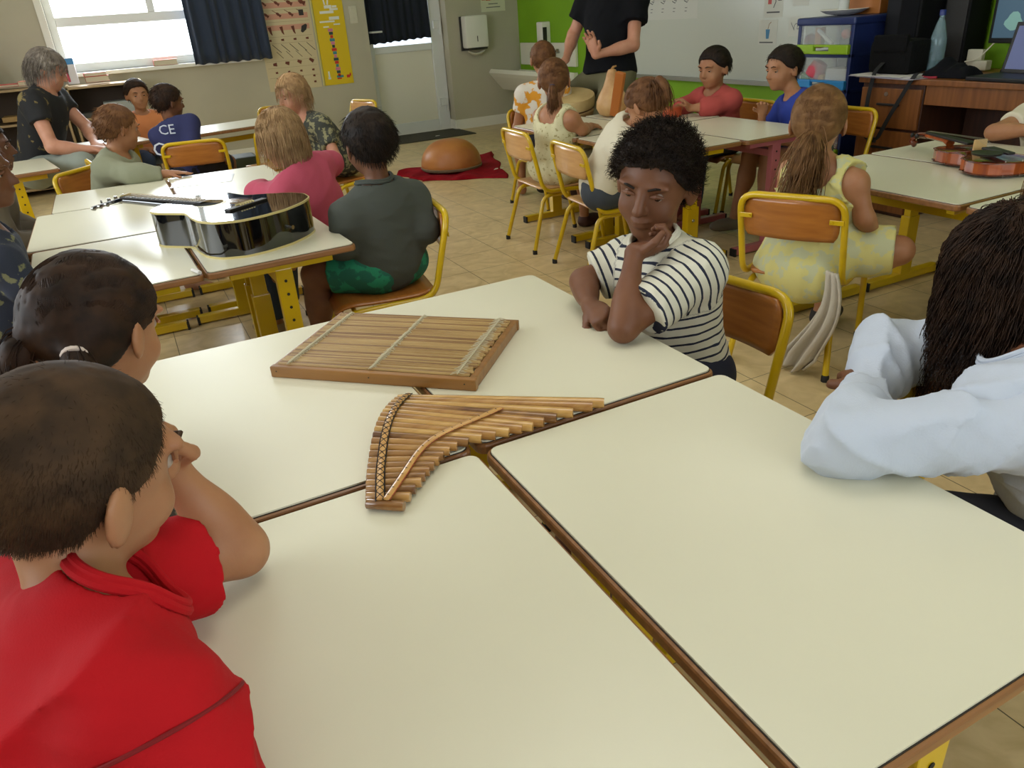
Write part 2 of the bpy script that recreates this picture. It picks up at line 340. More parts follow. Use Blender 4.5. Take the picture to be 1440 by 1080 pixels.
# ================================================================ FURNITURE
M_yel = mat('yellow_enamel', (206, 172, 12), .28, c2=(196, 160, 10), ns=6, coat=.3)
M_pinkm = mat('pink_enamel', (176, 98, 104), .35, coat=.2)
M_lam = mat('cream_laminate', (218, 214, 190), .31, c2=(212, 208, 184), ns=1.6)
M_edge = wood('table_edge_wood', (150, 102, 58), (118, 78, 42), .4, 0, 5, .2)
M_edgeline = mat('dark_joint_line', (40, 30, 22), .6)
M_ply = wood('beech_plywood', (172, 108, 44), (150, 90, 34), .32, 1, 5, .3)
M_plyL = wood('pale_beech_plywood', (206, 160, 106), (192, 144, 90), .32, 1, 5, .3)
M_rub = mat('black_rubber', (26, 24, 22), .7)
M_screw = mat('steel_screw', (190, 186, 176), .3, metal=1)
def rrect(w, l, r, n=4):
    P = []
    for cx, cy, a0 in ((w / 2 - r, l / 2 - r, 0), (-w / 2 + r, l / 2 - r, 90), (-w / 2 + r, -l / 2 + r, 180), (w / 2 - r, -l / 2 + r, 270)):
        for k in range(n + 1):
            a = math.radians(a0 + 90 * k / n); P.append((cx + r * math.cos(a), cy + r * math.sin(a)))
    return P
def table(loc, rz, label, group=None, w=.50, l=.70, h=.60, metal=None):
    """pupil table: long axis local y, T-shaped legs at both short ends"""
    metal = metal or M_yel
    t = thing('school_table', label, 'table', loc, rz, group)
    MB().prism(rrect(w - .013, l - .013, .016), h - .004, h).build('tabletop', M_lam, t)
    e = MB().prism(rrect(w, l, .02), h - .024, h - .004); e.build('edge_band', M_edge, t, bevel=.0045)
    MB().prism(rrect(w - .010, l - .010, .017), h - .0041, h - .0028).build('joint_line', M_edgeline, t)
    for s in (-1, 1):
        y = s * (l / 2 - .07)
        c = MB().box((0, y, (h - .05) / 2 + .02), (.055, .032, h - .09), bev=.003)
        c.box((0, y + s * .001, h * .28), (.068, .044, h * .46), bev=.003)
        col = c.build('leg_column', metal, t)
        hd = MB()
        for k in range(4): hd.lathe([(.005, 0), (.005, .0012)], (0, y + s * .0165, h - .09 - k * .045), 10, R=np.array(Matrix.Rotation(-s * pi / 2, 3, 'X')))
        hd.build('adjustment_holes', M_rub, col)
        sc2 = MB()
        for k in range(2): sc2.lathe([(.008, 0), (.007, .004)], (0, y + s * .0235, .12 + k * .12), 10, R=np.array(Matrix.Rotation(-s * pi / 2, 3, 'X')))
        sc2.build('bolt', M_screw, col)
        MB().box((0, y, .025), (w - .04, .04, .036), bev=.004).build('foot_bar', metal, t)
        for sx in (-1, 1): MB().box((sx * (w / 2 - .018), y, .02), (.012, .042, .04), bev=.002).build('foot_cap', M_rub, t)
        MB().box((0, y, h - .04), (w - .14, .03, .03), bev=.003).build('top_beam', metal, t)
    MB().box((0, 0, h - .10), (.03, l - .16, .035), bev=.003).build('long_beam', metal, t)
    return t
def chair(loc, rz, label, group=None, seat=.35, top=.64, w=.36, ply=None):
    """faces local +x"""
    ply = ply or M_ply
    t = thing('school_chair', label, 'chair', loc, rz, group); hw = w / 2; r = .0115
    s = seat - .012
    back = fillet([(-.175, hw, s), (-.20, hw, s + .02), (-.235, hw, top), (-.235, -hw, top), (-.20, -hw, s + .02), (-.175, -hw, s)], .065, 7)
    MB().tube(fillet([(.0, hw, s - .004), (-.16, hw, s - .002), (-.235, hw, top - .012), (-.235, -hw, top - .012), (-.16, -hw, s - .002), (.0, -hw, s - .004)], .062, 7), r, 10).build('back_frame', M_yel, t, smooth=True)
    for sy in (1, -1):
        MB().tube(fillet([(.0, sy * hw, s - .004), (.165, sy * hw, s - .012), (.215, sy * (hw - .005), 0.012)], .05, 7), r, 10).build('leg', M_yel, t, smooth=True)
        MB().tube(fillet([(-.03, sy * (hw - .024), s - .026), (-.15, sy * (hw - .024), s - .026), (-.235, sy * (hw + .005), .012)], .05, 7), r, 10).build('leg', M_yel, t, smooth=True)
        for x, yy in ((.215, hw - .005), (-.235, hw + .005)): MB().lathe([(.0135, 0), (.0135, .02), (.011, .024)], (x, sy * yy, 0), 10).build('foot_cap', M_rub, t, smooth=True)
    MB().tube([(.13, -hw, s - .012), (.13, hw, s - .012)], .009, 8).tube([(-.03, -hw + .024, s - .026), (-.03, hw - .024, s - .026)], .009, 8).build('seat_rail', M_yel, t, smooth=True)
    # seat : curved plywood
    nx, ny = 12, 8; V = []; 
    for i in range(nx + 1):
        for j in range(ny + 1):
            u = i / nx; v = j / ny * 2 - 1
            x = -.17 + .37 * u; z = seat + .006 - .010 * math.sin(pi * min(1, u * 1.15)) * (1 - .5 * v * v) - .03 * max(0, u - .82) ** 2 / .0324
            hw2 = (hw - .012) * (1 - .18 * max(0, .12 - u) / .12 - .12 * max(0, u - .88) / .12)
            V.append((x, v * hw2, z))
    F = [[i * (ny + 1) + j, (i + 1) * (ny + 1) + j, (i + 1) * (ny + 1) + j + 1, i * (ny + 1) + j + 1] for i in range(nx) for j in range(ny)]
    o = from_data('seat', V, F, ply, t, True); m = o.modifiers.new('thick', 'SOLIDIFY'); m.thickness = .009; m.offset = -1
    V = []; nz = 8; ny = 14
    for k in range(nz + 1):
        for j in range(ny + 1):
            u = k / nz; v = j / ny * 2 - 1; z = top - .155 + .135 * u
            hh = (hw - .014) * (1 - .10 * (abs(2 * u - 1) ** 4))
            xb = -.216 + (.235 - .216) * -((z - s) / (top - s) - .6) * 1.0
            V.append((xb - .022 * (1 - v * v) + .004, v * hh, z))
    F = [[k * (ny + 1) + j, k * (ny + 1) + j + 1, (k + 1) * (ny + 1) + j + 1, (k + 1) * (ny + 1) + j] for k in range(nz) for j in range(ny)]
    o = from_data('backrest', V, F, ply, t, True); m = o.modifiers.new('thick', 'SOLIDIFY'); m.thickness = .009; m.offset = 0
    for sy in (1, -1):
        MB().box((-.232, sy * (hw - .022), top - .085), (.004, .045, .016), bev=.0015).lathe([(.004, 0), (.003, .003)], (-.236, sy * (hw - .036), top - .085), 8, R=np.array(Matrix.Rotation(-pi / 2, 3, 'Y'))).build('backrest_bracket', M_yel, t)
    return t
D2 = math.radians
# foreground island (camera's table)
G1 = 'four tables pushed together in the foreground'
table((.138, .625, 0), 0, 'foreground table nearest the camera on the left, the boy in red leans on it', None, .505, .715)
table((.655, .626, 0), 0, 'foreground table on the right, the girl in the white hooded top rests on its edge', None, .505, .715)
table((.654, 1.365, 0), 0, 'foreground table with the striped shirt boy, zither covering its left corner', None, .505, .74)
table((.138, 1.362, 0), 0, 'foreground table in front of the girl with pigtails, left of the zither', None, .505, .74)
# guitar island
table((.355, 2.715, 0), D2(2), 'table under the black guitar, nearest the boy in grey', None, .47, .70)
table((-.122, 2.70, 0), D2(2), 'table left of the black guitar, partly hidden by the pigtailed head', None, .47, .70)
table((-.15, 3.40, 0), 0, 'table beneath the head of the guitar neck, beyond the seam', None, .48, .68)
table((.345, 3.43, 0), 0, 'table with the pink jumper girl, behind the guitar', None, .48, .68)
table((-.085, 3.995, 0), 0, 'small table end where the child in the grey jumper leans', None, .50, .50, metal=M_yel)
table((.42, 4.005, 0), 0, 'table carrying the sunlit white paper sheet', None, .50, .50)
# centre island
table((2.455, 3.255, 0), 0, 'centre table nearest the empty pale chair with the bent girl in white', None, .50, .74)
table((2.965, 3.235, 0), 0, 'pink legged centre table nearest the girl in yellow', None, .50, .74, metal=M_pinkm)
table((2.455, 4.01, 0), 0, 'centre table where the ponytailed girl leans her elbow', None, .50, .74)
table((2.965, 3.99, 0), 0, 'pink legged centre table carrying the upright gourd', None, .50, .74, metal=M_pinkm)
# violin island
table((2.545, 1.862, 0), 0, 'table at right with the violin body lying over its near corner', None, .50, .77)
table((3.055, 1.862, 0), 0, 'table at right beneath the scroll of the violin', None, .50, .77)
table((2.545, 1.075, 0), 0, 'table cut by the right picture edge, nearest the long dark hair', None, .50, .77)
# back left tables
table((.78, 6.38, 0), D2(-90 + 14), 'long table by the back wall, behind the blue shirted child', None, .50, .95)
table((-.10, 6.25, 0), D2(-90 + 14), 'table by the back wall beside the seated woman', None, .46, .55)
table((-.62, 5.48, 0), D2(10), 'narrow table at the left picture edge in front of the seated woman', None, .46, .62)
# chairs
chA = chair((.985, 1.285, 0), D2(188), 'yellow framed chair of the boy in the striped shirt', None, w=.37)
chair((2.125, 1.905, 0), D2(26), 'yellow framed chair of the girl in yellow, cloth hanging from it', None, top=.645, seat=.34, w=.345)
chair((2.18, 3.83, 0), D2(-4), 'yellow framed chair behind the ponytailed girl, furthest left of the centre chairs', None, top=.66, w=.38, ply=M_plyL)
chair((2.15, 3.22, 0), D2(-6), 'yellow framed chair behind the bent girl in white', None, top=.655, w=.38, ply=M_plyL)
chair((.74, 2.64, 0), D2(172), 'yellow framed chair of the boy in the dark grey shirt', None, w=.37)
chair((.80, 3.30, 0), D2(175), 'yellow framed chair of the girl in the pink jumper', None)
chair((.46, 5.62, 0), D2(80), 'yellow framed chair of the child in the navy shirt, backrest toward us', None, w=.38)
chair((-.06, 4.62, 0), D2(-40), 'yellow framed chair of the child in the grey jumper', None)
chair((1.78, 6.75, 0), D2(200), 'yellow framed chair near the yellow poster by the back wall', None, ply=M_plyL)
chair((1.22, 4.95, 0), D2(205), 'yellow framed chair under the child in dark patterned clothes', None)
chair((.98, 5.85, 0), D2(100), 'yellow framed chair standing between blue shirt and pink jumper children', None, ply=M_plyL)
chair((1.25, 6.95, 0), D2(250), 'yellow framed chair pushed against the far side of the long back table', None)
chair((.06, 5.05, 0), D2(8), 'yellow framed chair right of the child in the grey jumper', None)
chair((3.50, 3.48, 0), D2(185), 'yellow framed chair between the children in red and blue', None, ply=M_plyL)
chair((3.45, 3.10, 0), D2(180), 'yellow framed chair of the boy in the blue shirt', None)
chair((3.42, 3.80, 0), D2(180), 'yellow framed chair of the child in the red shirt', None)
chair((2.62, 4.66, 0), D2(-85), 'yellow framed chair of the child in the orange and white jersey', None)
chair((1.23, .48, 0), D2(255), 'yellow framed chair turned round under the girl in the white hooded top', None, w=.36)
chair((-.36, 3.05, 0), D2(20), 'yellow framed chair left of the guitar tables, dark floral child', None)
chair((-.55, 4.15, 0), D2(10), 'yellow framed chair by the left picture edge in front of the narrow table', None)
chair((-.26, 1.30, 0), D2(15), 'yellow framed chair of the girl with pigtails', None)
chair((-.36, .50, 0), D2(20), 'yellow framed chair of the boy in red', None)
chair((3.60, 1.86, 0), D2(185), 'yellow framed chair of the child with folded arms at the right', None)
chair((1.92, .88, 0), D2(5), 'yellow framed chair of the child cut by the right picture edge', None)

for lx, ly, w_ in ((.9, 1.3, 'above the foreground tables'), (.9, 4.6, 'above the far end of the guitar tables'), (3.2, 3.0, 'above the centre tables')):  # frames around the added overhead fill lamps, out of view
    t = thing('added_fill_frame', 'square white frame of an added overhead fill light ' + w_, 'lamp', (lx, ly, 2.66))
    MB().box((0, .59, .02), (1.2, .02, .04)).box((0, -.59, .02), (1.2, .02, .04)).box((.59, 0, .02), (.02, 1.2, .04)).box((-.59, 0, .02), (.02, 1.2, .04)).build('frame', M_white, t)
# ---------------------------------------------------------------- teacher's desk corner
M_oak = wood('desk_oak', (138, 86, 42), (112, 66, 30), .4, 2, 3, .2)
M_oakd = wood('desk_dark_oak', (70, 38, 22), (50, 26, 16), .45, 2, 3)
M_black = mat('black_plastic', (22, 22, 24), .4)
dk = thing('teacher_desk', 'brown wooden teacher desk with drawers against the green wall', 'desk', (4.25, 2.33, 0))
MB().box((0, -.02, .745), (.62, 1.95, .03), bev=.004).build('desktop', M_oak, dk)
MB().box((-.02, .735, .365), (.54, .40, .73), bev=.003).build('drawer_cabinet', M_oakd, dk)
for z, hh in ((.60, .22), (.365, .235), (.13, .225)):
    d = MB().box((-.298, .735, z), (.018, .385, hh - .008), bev=.003).build('drawer', M_oak, dk)
    MB().box((-.316, .735, z + .02), (.018, .14, .012), bev=.003).build('handle', M_black, d)
    if z > .5: MB().lathe([(.012, 0), (.011, .006)], (-.306, .76, z + .075), 12, R=np.array(Matrix.Rotation(-pi / 2, 3, 'Y'))).build('lock', M_screw, d, smooth=True)
MB().box((-.28, -.23, .68), (.02, 1.52, .10), bev=.003).build('front_rail', M_oak, dk)
MB().box((.10, -.23, .42), (.02, 1.52, .58)).build('modesty_panel', M_oakd, dk)
MB().box((-.02, -.97, .365), (.54, .025, .73)).build('side_panel', M_oakd, dk)
# storage drawer tower
M_nav = mat('navy_plastic', (30, 44, 92), .4); M_lime = mat('lime_plastic', (140, 176, 30), .4); M_cyan = mat('cyan_plastic', (40, 130, 190), .4)
M_clear = mat('clear_plastic', (205, 212, 210), .12, alpha=.30, spec=.6)
st = thing('storage_tower', 'tall navy plastic drawer tower with clear drawers beside the desk', 'drawer unit', (4.28, 3.71, 0))
SW, SD = .44, .38
fr_ = MB().box((0, 0, 1.05), (SD + .02, SW + .02, .045), bev=.012)
for z in (.03, .24, .445, .65, .855): fr_.box((0, 0, z), (SD, SW, .025), bev=.004)
for sx in (-1, 1):
    for sy in (-1, 1): fr_.box((sx * (SD / 2 - .015), sy * (SW / 2 - .012), .53), (.03, .024, 1.02), bev=.004)
fr_.box((SD / 2 - .01, 0, .53), (.01, SW - .02, 1.0)).box((0, -SW / 2 + .006, .53), (SD - .02, .008, 1.0))
fr_.build('frame', M_nav, st, bevel=.002)
cols3 = [(M_cyan, .05), (M_lime, .255), (M_cyan, .46), (M_cyan, .665), (M_lime, .87)]
for mtr, z in cols3:
    b_ = MB().box((-SD / 2 + .004, 0, z + .115), (.006, SW - .06, .13)).box((0, SW / 2 - .035, z + .10), (SD - .06, .004, .15)).box((0, -SW / 2 + .035, z + .10), (SD - .06, .004, .15)).build('clear_drawer', M_clear, st)
    f_ = MB().box((-SD / 2 - .012, .135, z + .022), (.03, .15, .055), bev=.008).box((-SD / 2 - .012, -.135, z + .022), (.03, .15, .055), bev=.008).box((-SD / 2 - .012, 0, z + .004), (.03, .14, .018), bev=.003).box((-SD / 2 - .008, 0, z + .042), (.02, .14, .014), bev=.003)
    f_.build('drawer_front', mtr, b_)
rr = random.Random(3)
def toy(name, lab, cat, shape, loc, m):
    o = shape.build(name, m, None, smooth=True); o.location = loc; tag(o, lab, cat, 'toys and supplies inside the clear drawers'); return o
zT, zM, zB = .885, .68, .275
def R3(a, b, c): return np.array(Euler((a, b, c)).to_matrix())
toy('white_tube', 'white tube lying across the top clear drawer', 'tube', MB().tube([(0, -.06, 0), (0, .06, .08)], .013), (4.12, 3.73, zT + .035), mat('toy_white', (225, 222, 215), .5))
toy('white_ruler', 'white ruler lying flat in the top clear drawer', 'ruler', MB().box((0, 0, 0), (.02, .20, .012), bev=.003), (4.13, 3.62, zT + .02), mat('toy_white'))
toy('orange_box', 'upright orange box in the top clear drawer', 'box', MB().box((0, 0, 0), (.04, .05, .12), bev=.004), (4.15, 3.80, zT + .07), mat('toy_orange', (190, 120, 50), .5))
toy('red_ball', 'red toy piece in the top clear drawer', 'toy', MB().lathe([(.005, -.03), (.025, -.015), (.03, 0), (.024, .018), (.005, .03)], R=R3(.3, 0, 0)), (4.13, 3.58, zT + .09), mat('toy_red', (190, 60, 60), .5))
toy('dark_red_ball', 'dark red lump in the top clear drawer, left end', 'toy', MB().lathe([(.005, -.04), (.035, -.02), (.04, 0), (.03, .03), (.005, .04)]), (4.14, 3.865, zT + .055), mat('toy_dkred', (120, 50, 60), .5))
toy('pink_bag', 'round pink bag in the middle clear drawer', 'toy', MB().lathe([(.01, -.06), (.055, -.04), (.06, 0), (.045, .05), (.01, .06)], R=R3(.4, .2, 0)), (4.14, 3.79, zM + .085), mat('toy_pink', (200, 66, 84), .5))
toy('green_block', 'green block in the middle clear drawer', 'toy', MB().box((0, 0, 0), (.05, .07, .06), bev=.01), (4.14, 3.865, zM + .04), mat('toy_green', (70, 150, 40), .5))
toy('yellow_block', 'small orange yellow block in the middle clear drawer', 'toy', MB().box((0, 0, 0), (.05, .05, .05), bev=.01), (4.14, 3.735, zM + .035), mat('toy_yel', (210, 150, 40), .5))
toy('white_box', 'large white box in the middle clear drawer', 'box', MB().box((0, 0, 0), (.10, .20, .09), bev=.008), (4.17, 3.60, zM + .055), mat('toy_white'))
toy('red_cup', 'red cup in the bottom clear drawer', 'cup', MB().lathe([(.03, 0), (.04, .09), (.036, .09), (.027, .005)]), (4.14, 3.56, zB + .02), mat('toy_red'))
toy('pale_box', 'pale grey box in the bottom clear drawer', 'box', MB().box((0, 0, 0), (.08, .16, .09), bev=.01), (4.16, 3.72, zB + .055), mat('toy_pale', (150, 165, 170), .5))
# things on the tower
zt = 1.0735
pl = MB().lathe([(.03, 0), (.10, .012), (.145, .035), (.14, .038), (.09, .018), (.0, .008)], n=32).build('white_plate', mat('toy_white'), None, smooth=True); pl.location = (4.27, 3.74, zt); tag(pl, 'white shallow dish on top of the drawer tower', 'dish')
cp = MB().lathe([(.03, 0), (.036, .17), (.033, .17), (.028, .01), (0, .01)], n=24).build('clear_cup', mat('cup_plastic', (215, 218, 214), .2, alpha=.7), None, smooth=True); cp.location = (4.24, 3.72, zt + .02); tag(cp, 'tall pale plastic cup standing in the dish on the tower', 'cup')
wbx = MB().box((0, 0, .09), (.10, .26, .18), bev=.006).build('wooden_box', mat('orange_wood', (160, 98, 40), .5)); wbx.location = (4.41, 3.68, zt); tag(wbx, 'orange brown wooden box at the back of the tower top', 'box')
stk = MB().tube([(0, 0, 0), (.04, .01, .9)], .012, 10).build('wooden_pole', wood('pole_wood', (130, 84, 44), (104, 62, 30)), None, smooth=True); stk.location = (4.44, 3.885, 1.075); tag(stk, 'thin brown wooden pole leaning against the whiteboard', 'pole')
# black speaker / printer block, bag, bottle, paper stack
spk = thing('loudspeaker', 'black box loudspeaker standing on the desk behind the shoulder bag', 'speaker', (4.34, 3.22, .76))
fsp = thing('black_locker', 'tall black locker standing on the floor between tower and desk', 'locker', (4.45, 3.385, 0))
MB().box((0, 0, .80), (.24, .18, 1.6), bev=.008).build('body', mat('locker_black', (8, 8, 11), .6, spec=.3), fsp)
MB().box((-.123, 0, 1.05), (.005, .14, .9), bev=.002).build('door', mat('locker_door', (14, 15, 20), .6, spec=.3), fsp)
MB().box((0, 0, .24), (.26, .14, .48), bev=.01).build('cabinet', mat('speaker_black', (8, 8, 9), .7, spec=.2), spk)
MB().box((-.132, 0, .28), (.006, .11, .34), bev=.002).build('grille', mat('speaker_grille', (18, 19, 23), .9, spec=.2, bump=.6, bs=500), spk)
tvn = thing('black_cabinet', 'black cabinet standing behind the blue capped bottle', 'cabinet', (4.48, 3.06, .76))
MB().box((0, 0, .35), (.18, .16, .70), bev=.008).build('body', mat('speaker_black'), tvn)
MB().box((-.093, 0, .35), (.005, .13, .60), bev=.002).build('front_panel', mat('dark_plastic'), tvn)
bg = MB(); 
bagb = MB().box((0, 0, .09), (.18, .28, .18), bev=.035).build('bag_body', mat('bag_black', (9, 9, 10), .9, spec=.2, bump=.4, bs=60)); bagb.location = (4.085, 3.15, .772)
bgt = thing('shoulder_bag', 'black shoulder bag on the papers, its strap hanging down the drawers', 'bag', (4.085, 3.15, .772)); bagb.parent = bgt; bagb.location = (0, 0, 0)
MB().box((-.085, 0, .16), (.03, .22, .09), bev=.012).build('front_pocket', mat('bag_black'), bgt)
sx_ = -.154
sp_ = fillet([(-.09, .03, .06), (-.15, .03, .02), (sx_ - .02, .03, -.10), (sx_ - .02, .035, -.25), (sx_ - .02, .01, -.35), (sx_ - .02, -.06, -.35), (sx_ - .02, -.12, -.22), (sx_ - .02, -.22, -.03), (-.15, -.235, .02), (-.06, -.20, .012)], .03, 4)
V = []; 
for p in sp_: V += [(p[0] - .001, p[1] - .013, p[2]), (p[0] - .001, p[1] + .013, p[2])]
F = [[2 * i, 2 * i + 2, 2 * i + 3, 2 * i + 1] for i in range(len(sp_) - 1)]
o = from_data('strap', V, F, mat('strap_black', (20, 20, 22), .8), bgt); o.modifiers.new('t', 'SOLIDIFY').thickness = .003
MB().box((sx_ - .022, -.03, -.345), (.012, .06, .03), bev=.004).build('strap_buckle', M_black, bgt)
ps = thing('paper_stack', 'loose stack of white papers and folders on the desk under the bag', 'papers', (4.03, 3.16, .76))
for k in range(6):
    MB().box(((k * 37 % 5 - 2) * .006, (k * 53 % 7 - 3) * .012 - .04, .001 + k * .0018), (.21 if k % 2 else .24, .40 - .02 * (k % 3), .0014), rz=(k * 29 % 9 - 4) * .03).build('sheet', mat('sheet_white', (214, 210, 205), .7) if k % 3 else mat('sheet_lilac', (176, 168, 186), .7), ps)
ps2 = thing('paper_pile', 'small pile of pale papers right of the bag strap on the desk', 'papers', (4.06, 2.99, .76))
for k in range(4): MB().box((0, k * .006, .001 + k * .002), (.20, .15, .0016), rz=.1 * k - .1).build('sheet', mat('sheet_white'), ps2)
bo = thing('water_bottle', 'large clear water bottle with a blue cap on the desk', 'bottle', (4.19, 3.00, .76))
MB().lathe([(.038, 0), (.043, .01), (.043, .16), (.040, .19), (.02, .27), (.013, .285), (.013, .30)], n=24).build('bottle_body', mat('bottle_clear', (150, 180, 190), .08, alpha=.35, spec=.8), bo, smooth=True)
MB().lathe([(.016, .30), (.016, .325), (.014, .328)], n=18).build('cap', mat('cap_blue', (24, 40, 110), .4), bo, smooth=True)
MB().lathe([(.036, .002), (.041, .012), (.041, .07), (.0, .07)], n=24).build('water', mat('water_tint', (110, 150, 165), .1, alpha=.35), bo, smooth=True)
jk = MB()
V = []; F = []; nx, ny = 22, 12
for i in range(nx + 1):
    for j in range(ny + 1):
        u, v = i / nx, j / ny; e = (math.sin(pi * u) * math.sin(pi * v)) ** .5 if 0 < u < 1 and 0 < v < 1 else 0
        V.append((-.09 + .18 * v, -.13 + .26 * u, .004 + e * (.075 + .02 * math.sin(9 * u + 3 * v) + .012 * math.sin(21 * u)) ))
F = [[i * (ny + 1) + j, (i + 1) * (ny + 1) + j, (i + 1) * (ny + 1) + j + 1, i * (ny + 1) + j + 1] for i in range(nx) for j in range(ny)]
jk = from_data('dark_jacket', V, F, mat('jacket_navy', (12, 12, 18), .95, spec=.2, bump=.3, bs=80), None, True); jk.location = (4.10, 2.82, .76); tag(jk, 'crumpled dark navy jacket lying on the desk beside the bottle', 'jacket')
MB().tube([(-.094, .02, .006), (-.100, .05, .004), (-.100, .08, .004), (-.094, .11, .006)], .006, 8).build('red_trim', mat('trim_red', (150, 30, 50), .7), jk, smooth=True)
# monitor and laptop
M_scr = mat('screen_glow', (90, 130, 170), .3, emit=(70, 122, 160), es=.55, c2=(140, 180, 190))
mo = thing('monitor', 'flat monitor with a light blue map on its screen behind the laptop', 'monitor', (4.44, 2.60, .76), D2(-4))
MB().box((0, 0, .33), (.03, .56, .38), bev=.006).build('casing', M_black, mo)
scr = MB().box((-.0165, 0, .335), (.003, .52, .335)).build('screen', mat('screen_a', (60, 80, 100), .3, emit=(110, 146, 166), es=.32), mo)
bl = MB()
for k, (yy, zz, a, b) in enumerate([(.10, .42, .09, .045), (-.05, .30, .10, .06), (-.15, .40, .07, .05), (.15, .25, .05, .04), (.02, .46, .05, .02)]):
    pts = [(yy + a * math.cos(t) * (1 + .2 * math.sin(3 * t + k)), zz + b * math.sin(t) * (1 + .2 * math.cos(2 * t + k))) for t in np.arange(14) * 2 * pi / 14]
    bl.add([(-.0185, y, z) for y, z in pts], [list(range(14))])
bl.build('map_shapes', mat('screen_b', (120, 170, 160), .3, emit=(150, 176, 176), es=.34), mo)
MB().box((.02, 0, .10), (.03, .06, .16)).box((0, 0, .008), (.18, .24, .016), bev=.005).build('stand', M_black, mo)
la = thing('laptop', 'open black laptop with a blue picture on its screen at the desk edge', 'laptop', (4.07, 2.46, .76), D2(-6))
MB().box((0, 0, .011), (.25, .36, .02), bev=.005).build('keyboard_base', M_black, la)
Rl = R3(0, .22, 0)
MB().box((.15, 0, .135), (.012, .36, .245), R=Rl, bev=.004).build('lid', M_black, la)
MB().box((.1425, 0, .137), (.002, .32, .205), R=Rl).build('screen', mat('screen_c', (86, 96, 140), .3, emit=(92, 98, 130), es=.4), la)
MB().box((.140, .06, .165), (.002, .05, .03), R=Rl).box((.141, .05, .12), (.002, .035, .06), R=Rl).build('picture_shapes', mat('screen_d', (40, 80, 150), .3, emit=(50, 90, 150), es=.5), la)
ad = MB().box((0, 0, .055), (.03, .09, .11), bev=.006).box((-.03, -.06, .03), (.05, .09, .05), bev=.006).build('power_adapter', mat('cream_plastic')); ad.location = (4.44, 2.93, .76); tag(ad, 'cream plug adapters standing on the desk behind the jacket', 'adapter')
cb = MB().tube(fillet([(-.02, -.07, .05), (-.02, -.14, .06), (.10, -.20, .20), (.22, -.18, .35), (.24, -.15, .60)], .08, 6), .004, 8).build('cable', mat('cream_plastic'), None, smooth=True); cb.location = (4.40, 3.02, .76); tag(cb, 'thin cream cable rising up the green wall', 'cable')
# notes on the whiteboard
xs = XR - .0212
def note(name, y, z, w, h, lab, m=None):
    t = thing(name, lab, 'paper', (xs, y, z)); MB().box((0, 0, 0), (.001, w, h)).build('sheet', m or mat('sheet_plain', (205, 206, 196), .7), t); return t
n1 = note('rhythm_sheet', 5.98, 1.25, .92, .34, 'wide white sheet with music note symbols on the whiteboard')
for k in range(5):
    mb = MB(); y = .33 - k * .16
    mb.tube([(-.001, y + .03, -.03), (-.001, y - .01, -.045), (-.001, y - .03, -.03), (-.001, y, -.022)], .004, 5, flat=.2, up=(1, 0, 0))
    mb.tube([(-.001, y - .028, -.03), (-.001, y - .03, .05 - .01 * k)], .003, 5, flat=.2, up=(1, 0, 0))
    for q in range(2): mb.box((-.001, y + .005 * q, -.085 - q * .025), (.001, .03 - .004 * q, .005))
    mb.build('note_symbol', M_ink, n1)
n2 = note('card_carton', 4.66, 1.19, .19, .25, 'picture card with a red drawing, higher of the two cards on the whiteboard')
MB().box((-.001, .04, .0), (.001, .035, .07)).build('red_drawing', mat('note_red', (190, 84, 80), .6), n2)
MB().tube([(-.001, -.01, .03), (-.001, -.02, -.02), (-.001, .0, -.06)], .004, 5, flat=.2, up=(1, 0, 0)).box((-.001, -.06, .01), (.001, .035, .05)).build('dark_drawing', M_ink, n2)
MB().box((-.001, 0, -.09), (.001, .13, .010)).build('text_line', M_ink, n2)
n3 = note('card_cup', 4.70, .965, .19, .17, 'picture card with a blue cup and straw, lower of the two cards on the whiteboard')
MB().add([(-.001, .022, .02), (-.001, -.022, .02), (-.001, -.014, -.045), (-.001, .014, -.045)], [[0, 1, 2, 3]]).build('cup_drawing', mat('note_blue', (70, 130, 170), .6), n3)
MB().tube([(-.001, 0, .02), (-.001, -.01, .055), (-.001, -.03, .07)], .003, 5, flat=.2, up=(1, 0, 0)).build('straw_drawing', mat('note_ochre', (150, 120, 90), .6), n3)
MB().box((-.001, .01, -.07), (.001, .14, .009)).build('text_line', M_ink, n3)
def scribble(t, y, z, s):
    P = [(-.001, y - s * .9 * u + s * .08 * math.sin(u * 19), z + s * .28 * math.sin(u * 13 + 1) * (1 - .5 * u)) for u in np.linspace(0, 1, 26)]
    MB().tube(P, .0022, 5, flat=.3, up=(1, 0, 0)).build('handwriting', M_ink, t)
n4 = note('name_card', 4.42, 1.0, .15, .13, 'white card with a handwritten name, nearest the drawer tower'); scribble(n4, .05, 0, .10)
n5 = note('name_card', 4.40, 1.20, .15, .13, 'white card with handwriting, above the other handwritten card'); scribble(n5, .05, 0, .11)
n6 = note('name_card', 4.36, .84, .15, .10, 'white card with faint handwriting, lowest on the whiteboard'); scribble(n6, .05, 0, .09)

# ---------------------------------------------------------------- left shelves under the window
M_shelf = wood('shelf_wood', (176, 152, 112), (150, 124, 86), .5, 0, 3)
def shelf(name, x0, x1, y, h, label, n=4):
    t = thing(name, label, 'shelf', ((x0 + x1) / 2, y, 0)); w = x1 - x0
    for k in range(n): MB().box((0, 0, .06 + k * (h - .08) / (n - 1)), (w, .38, .02), bev=.002).build('shelf_board', M_shelf, t)
    for s in (-1, 1): MB().box((s * (w / 2 - .01), 0, h / 2), (.02, .38, h), bev=.002).build('side_panel', M_shelf, t)
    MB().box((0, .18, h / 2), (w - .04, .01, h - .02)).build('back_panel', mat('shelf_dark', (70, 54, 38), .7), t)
    return t
shelf('open_shelf', -.30, .34, 8.50, .90, 'wooden open shelf under the bright window')
shelf('open_shelf', -1.75, -.34, 8.45, .93, 'wooden open shelf by the grey wall left of the window')
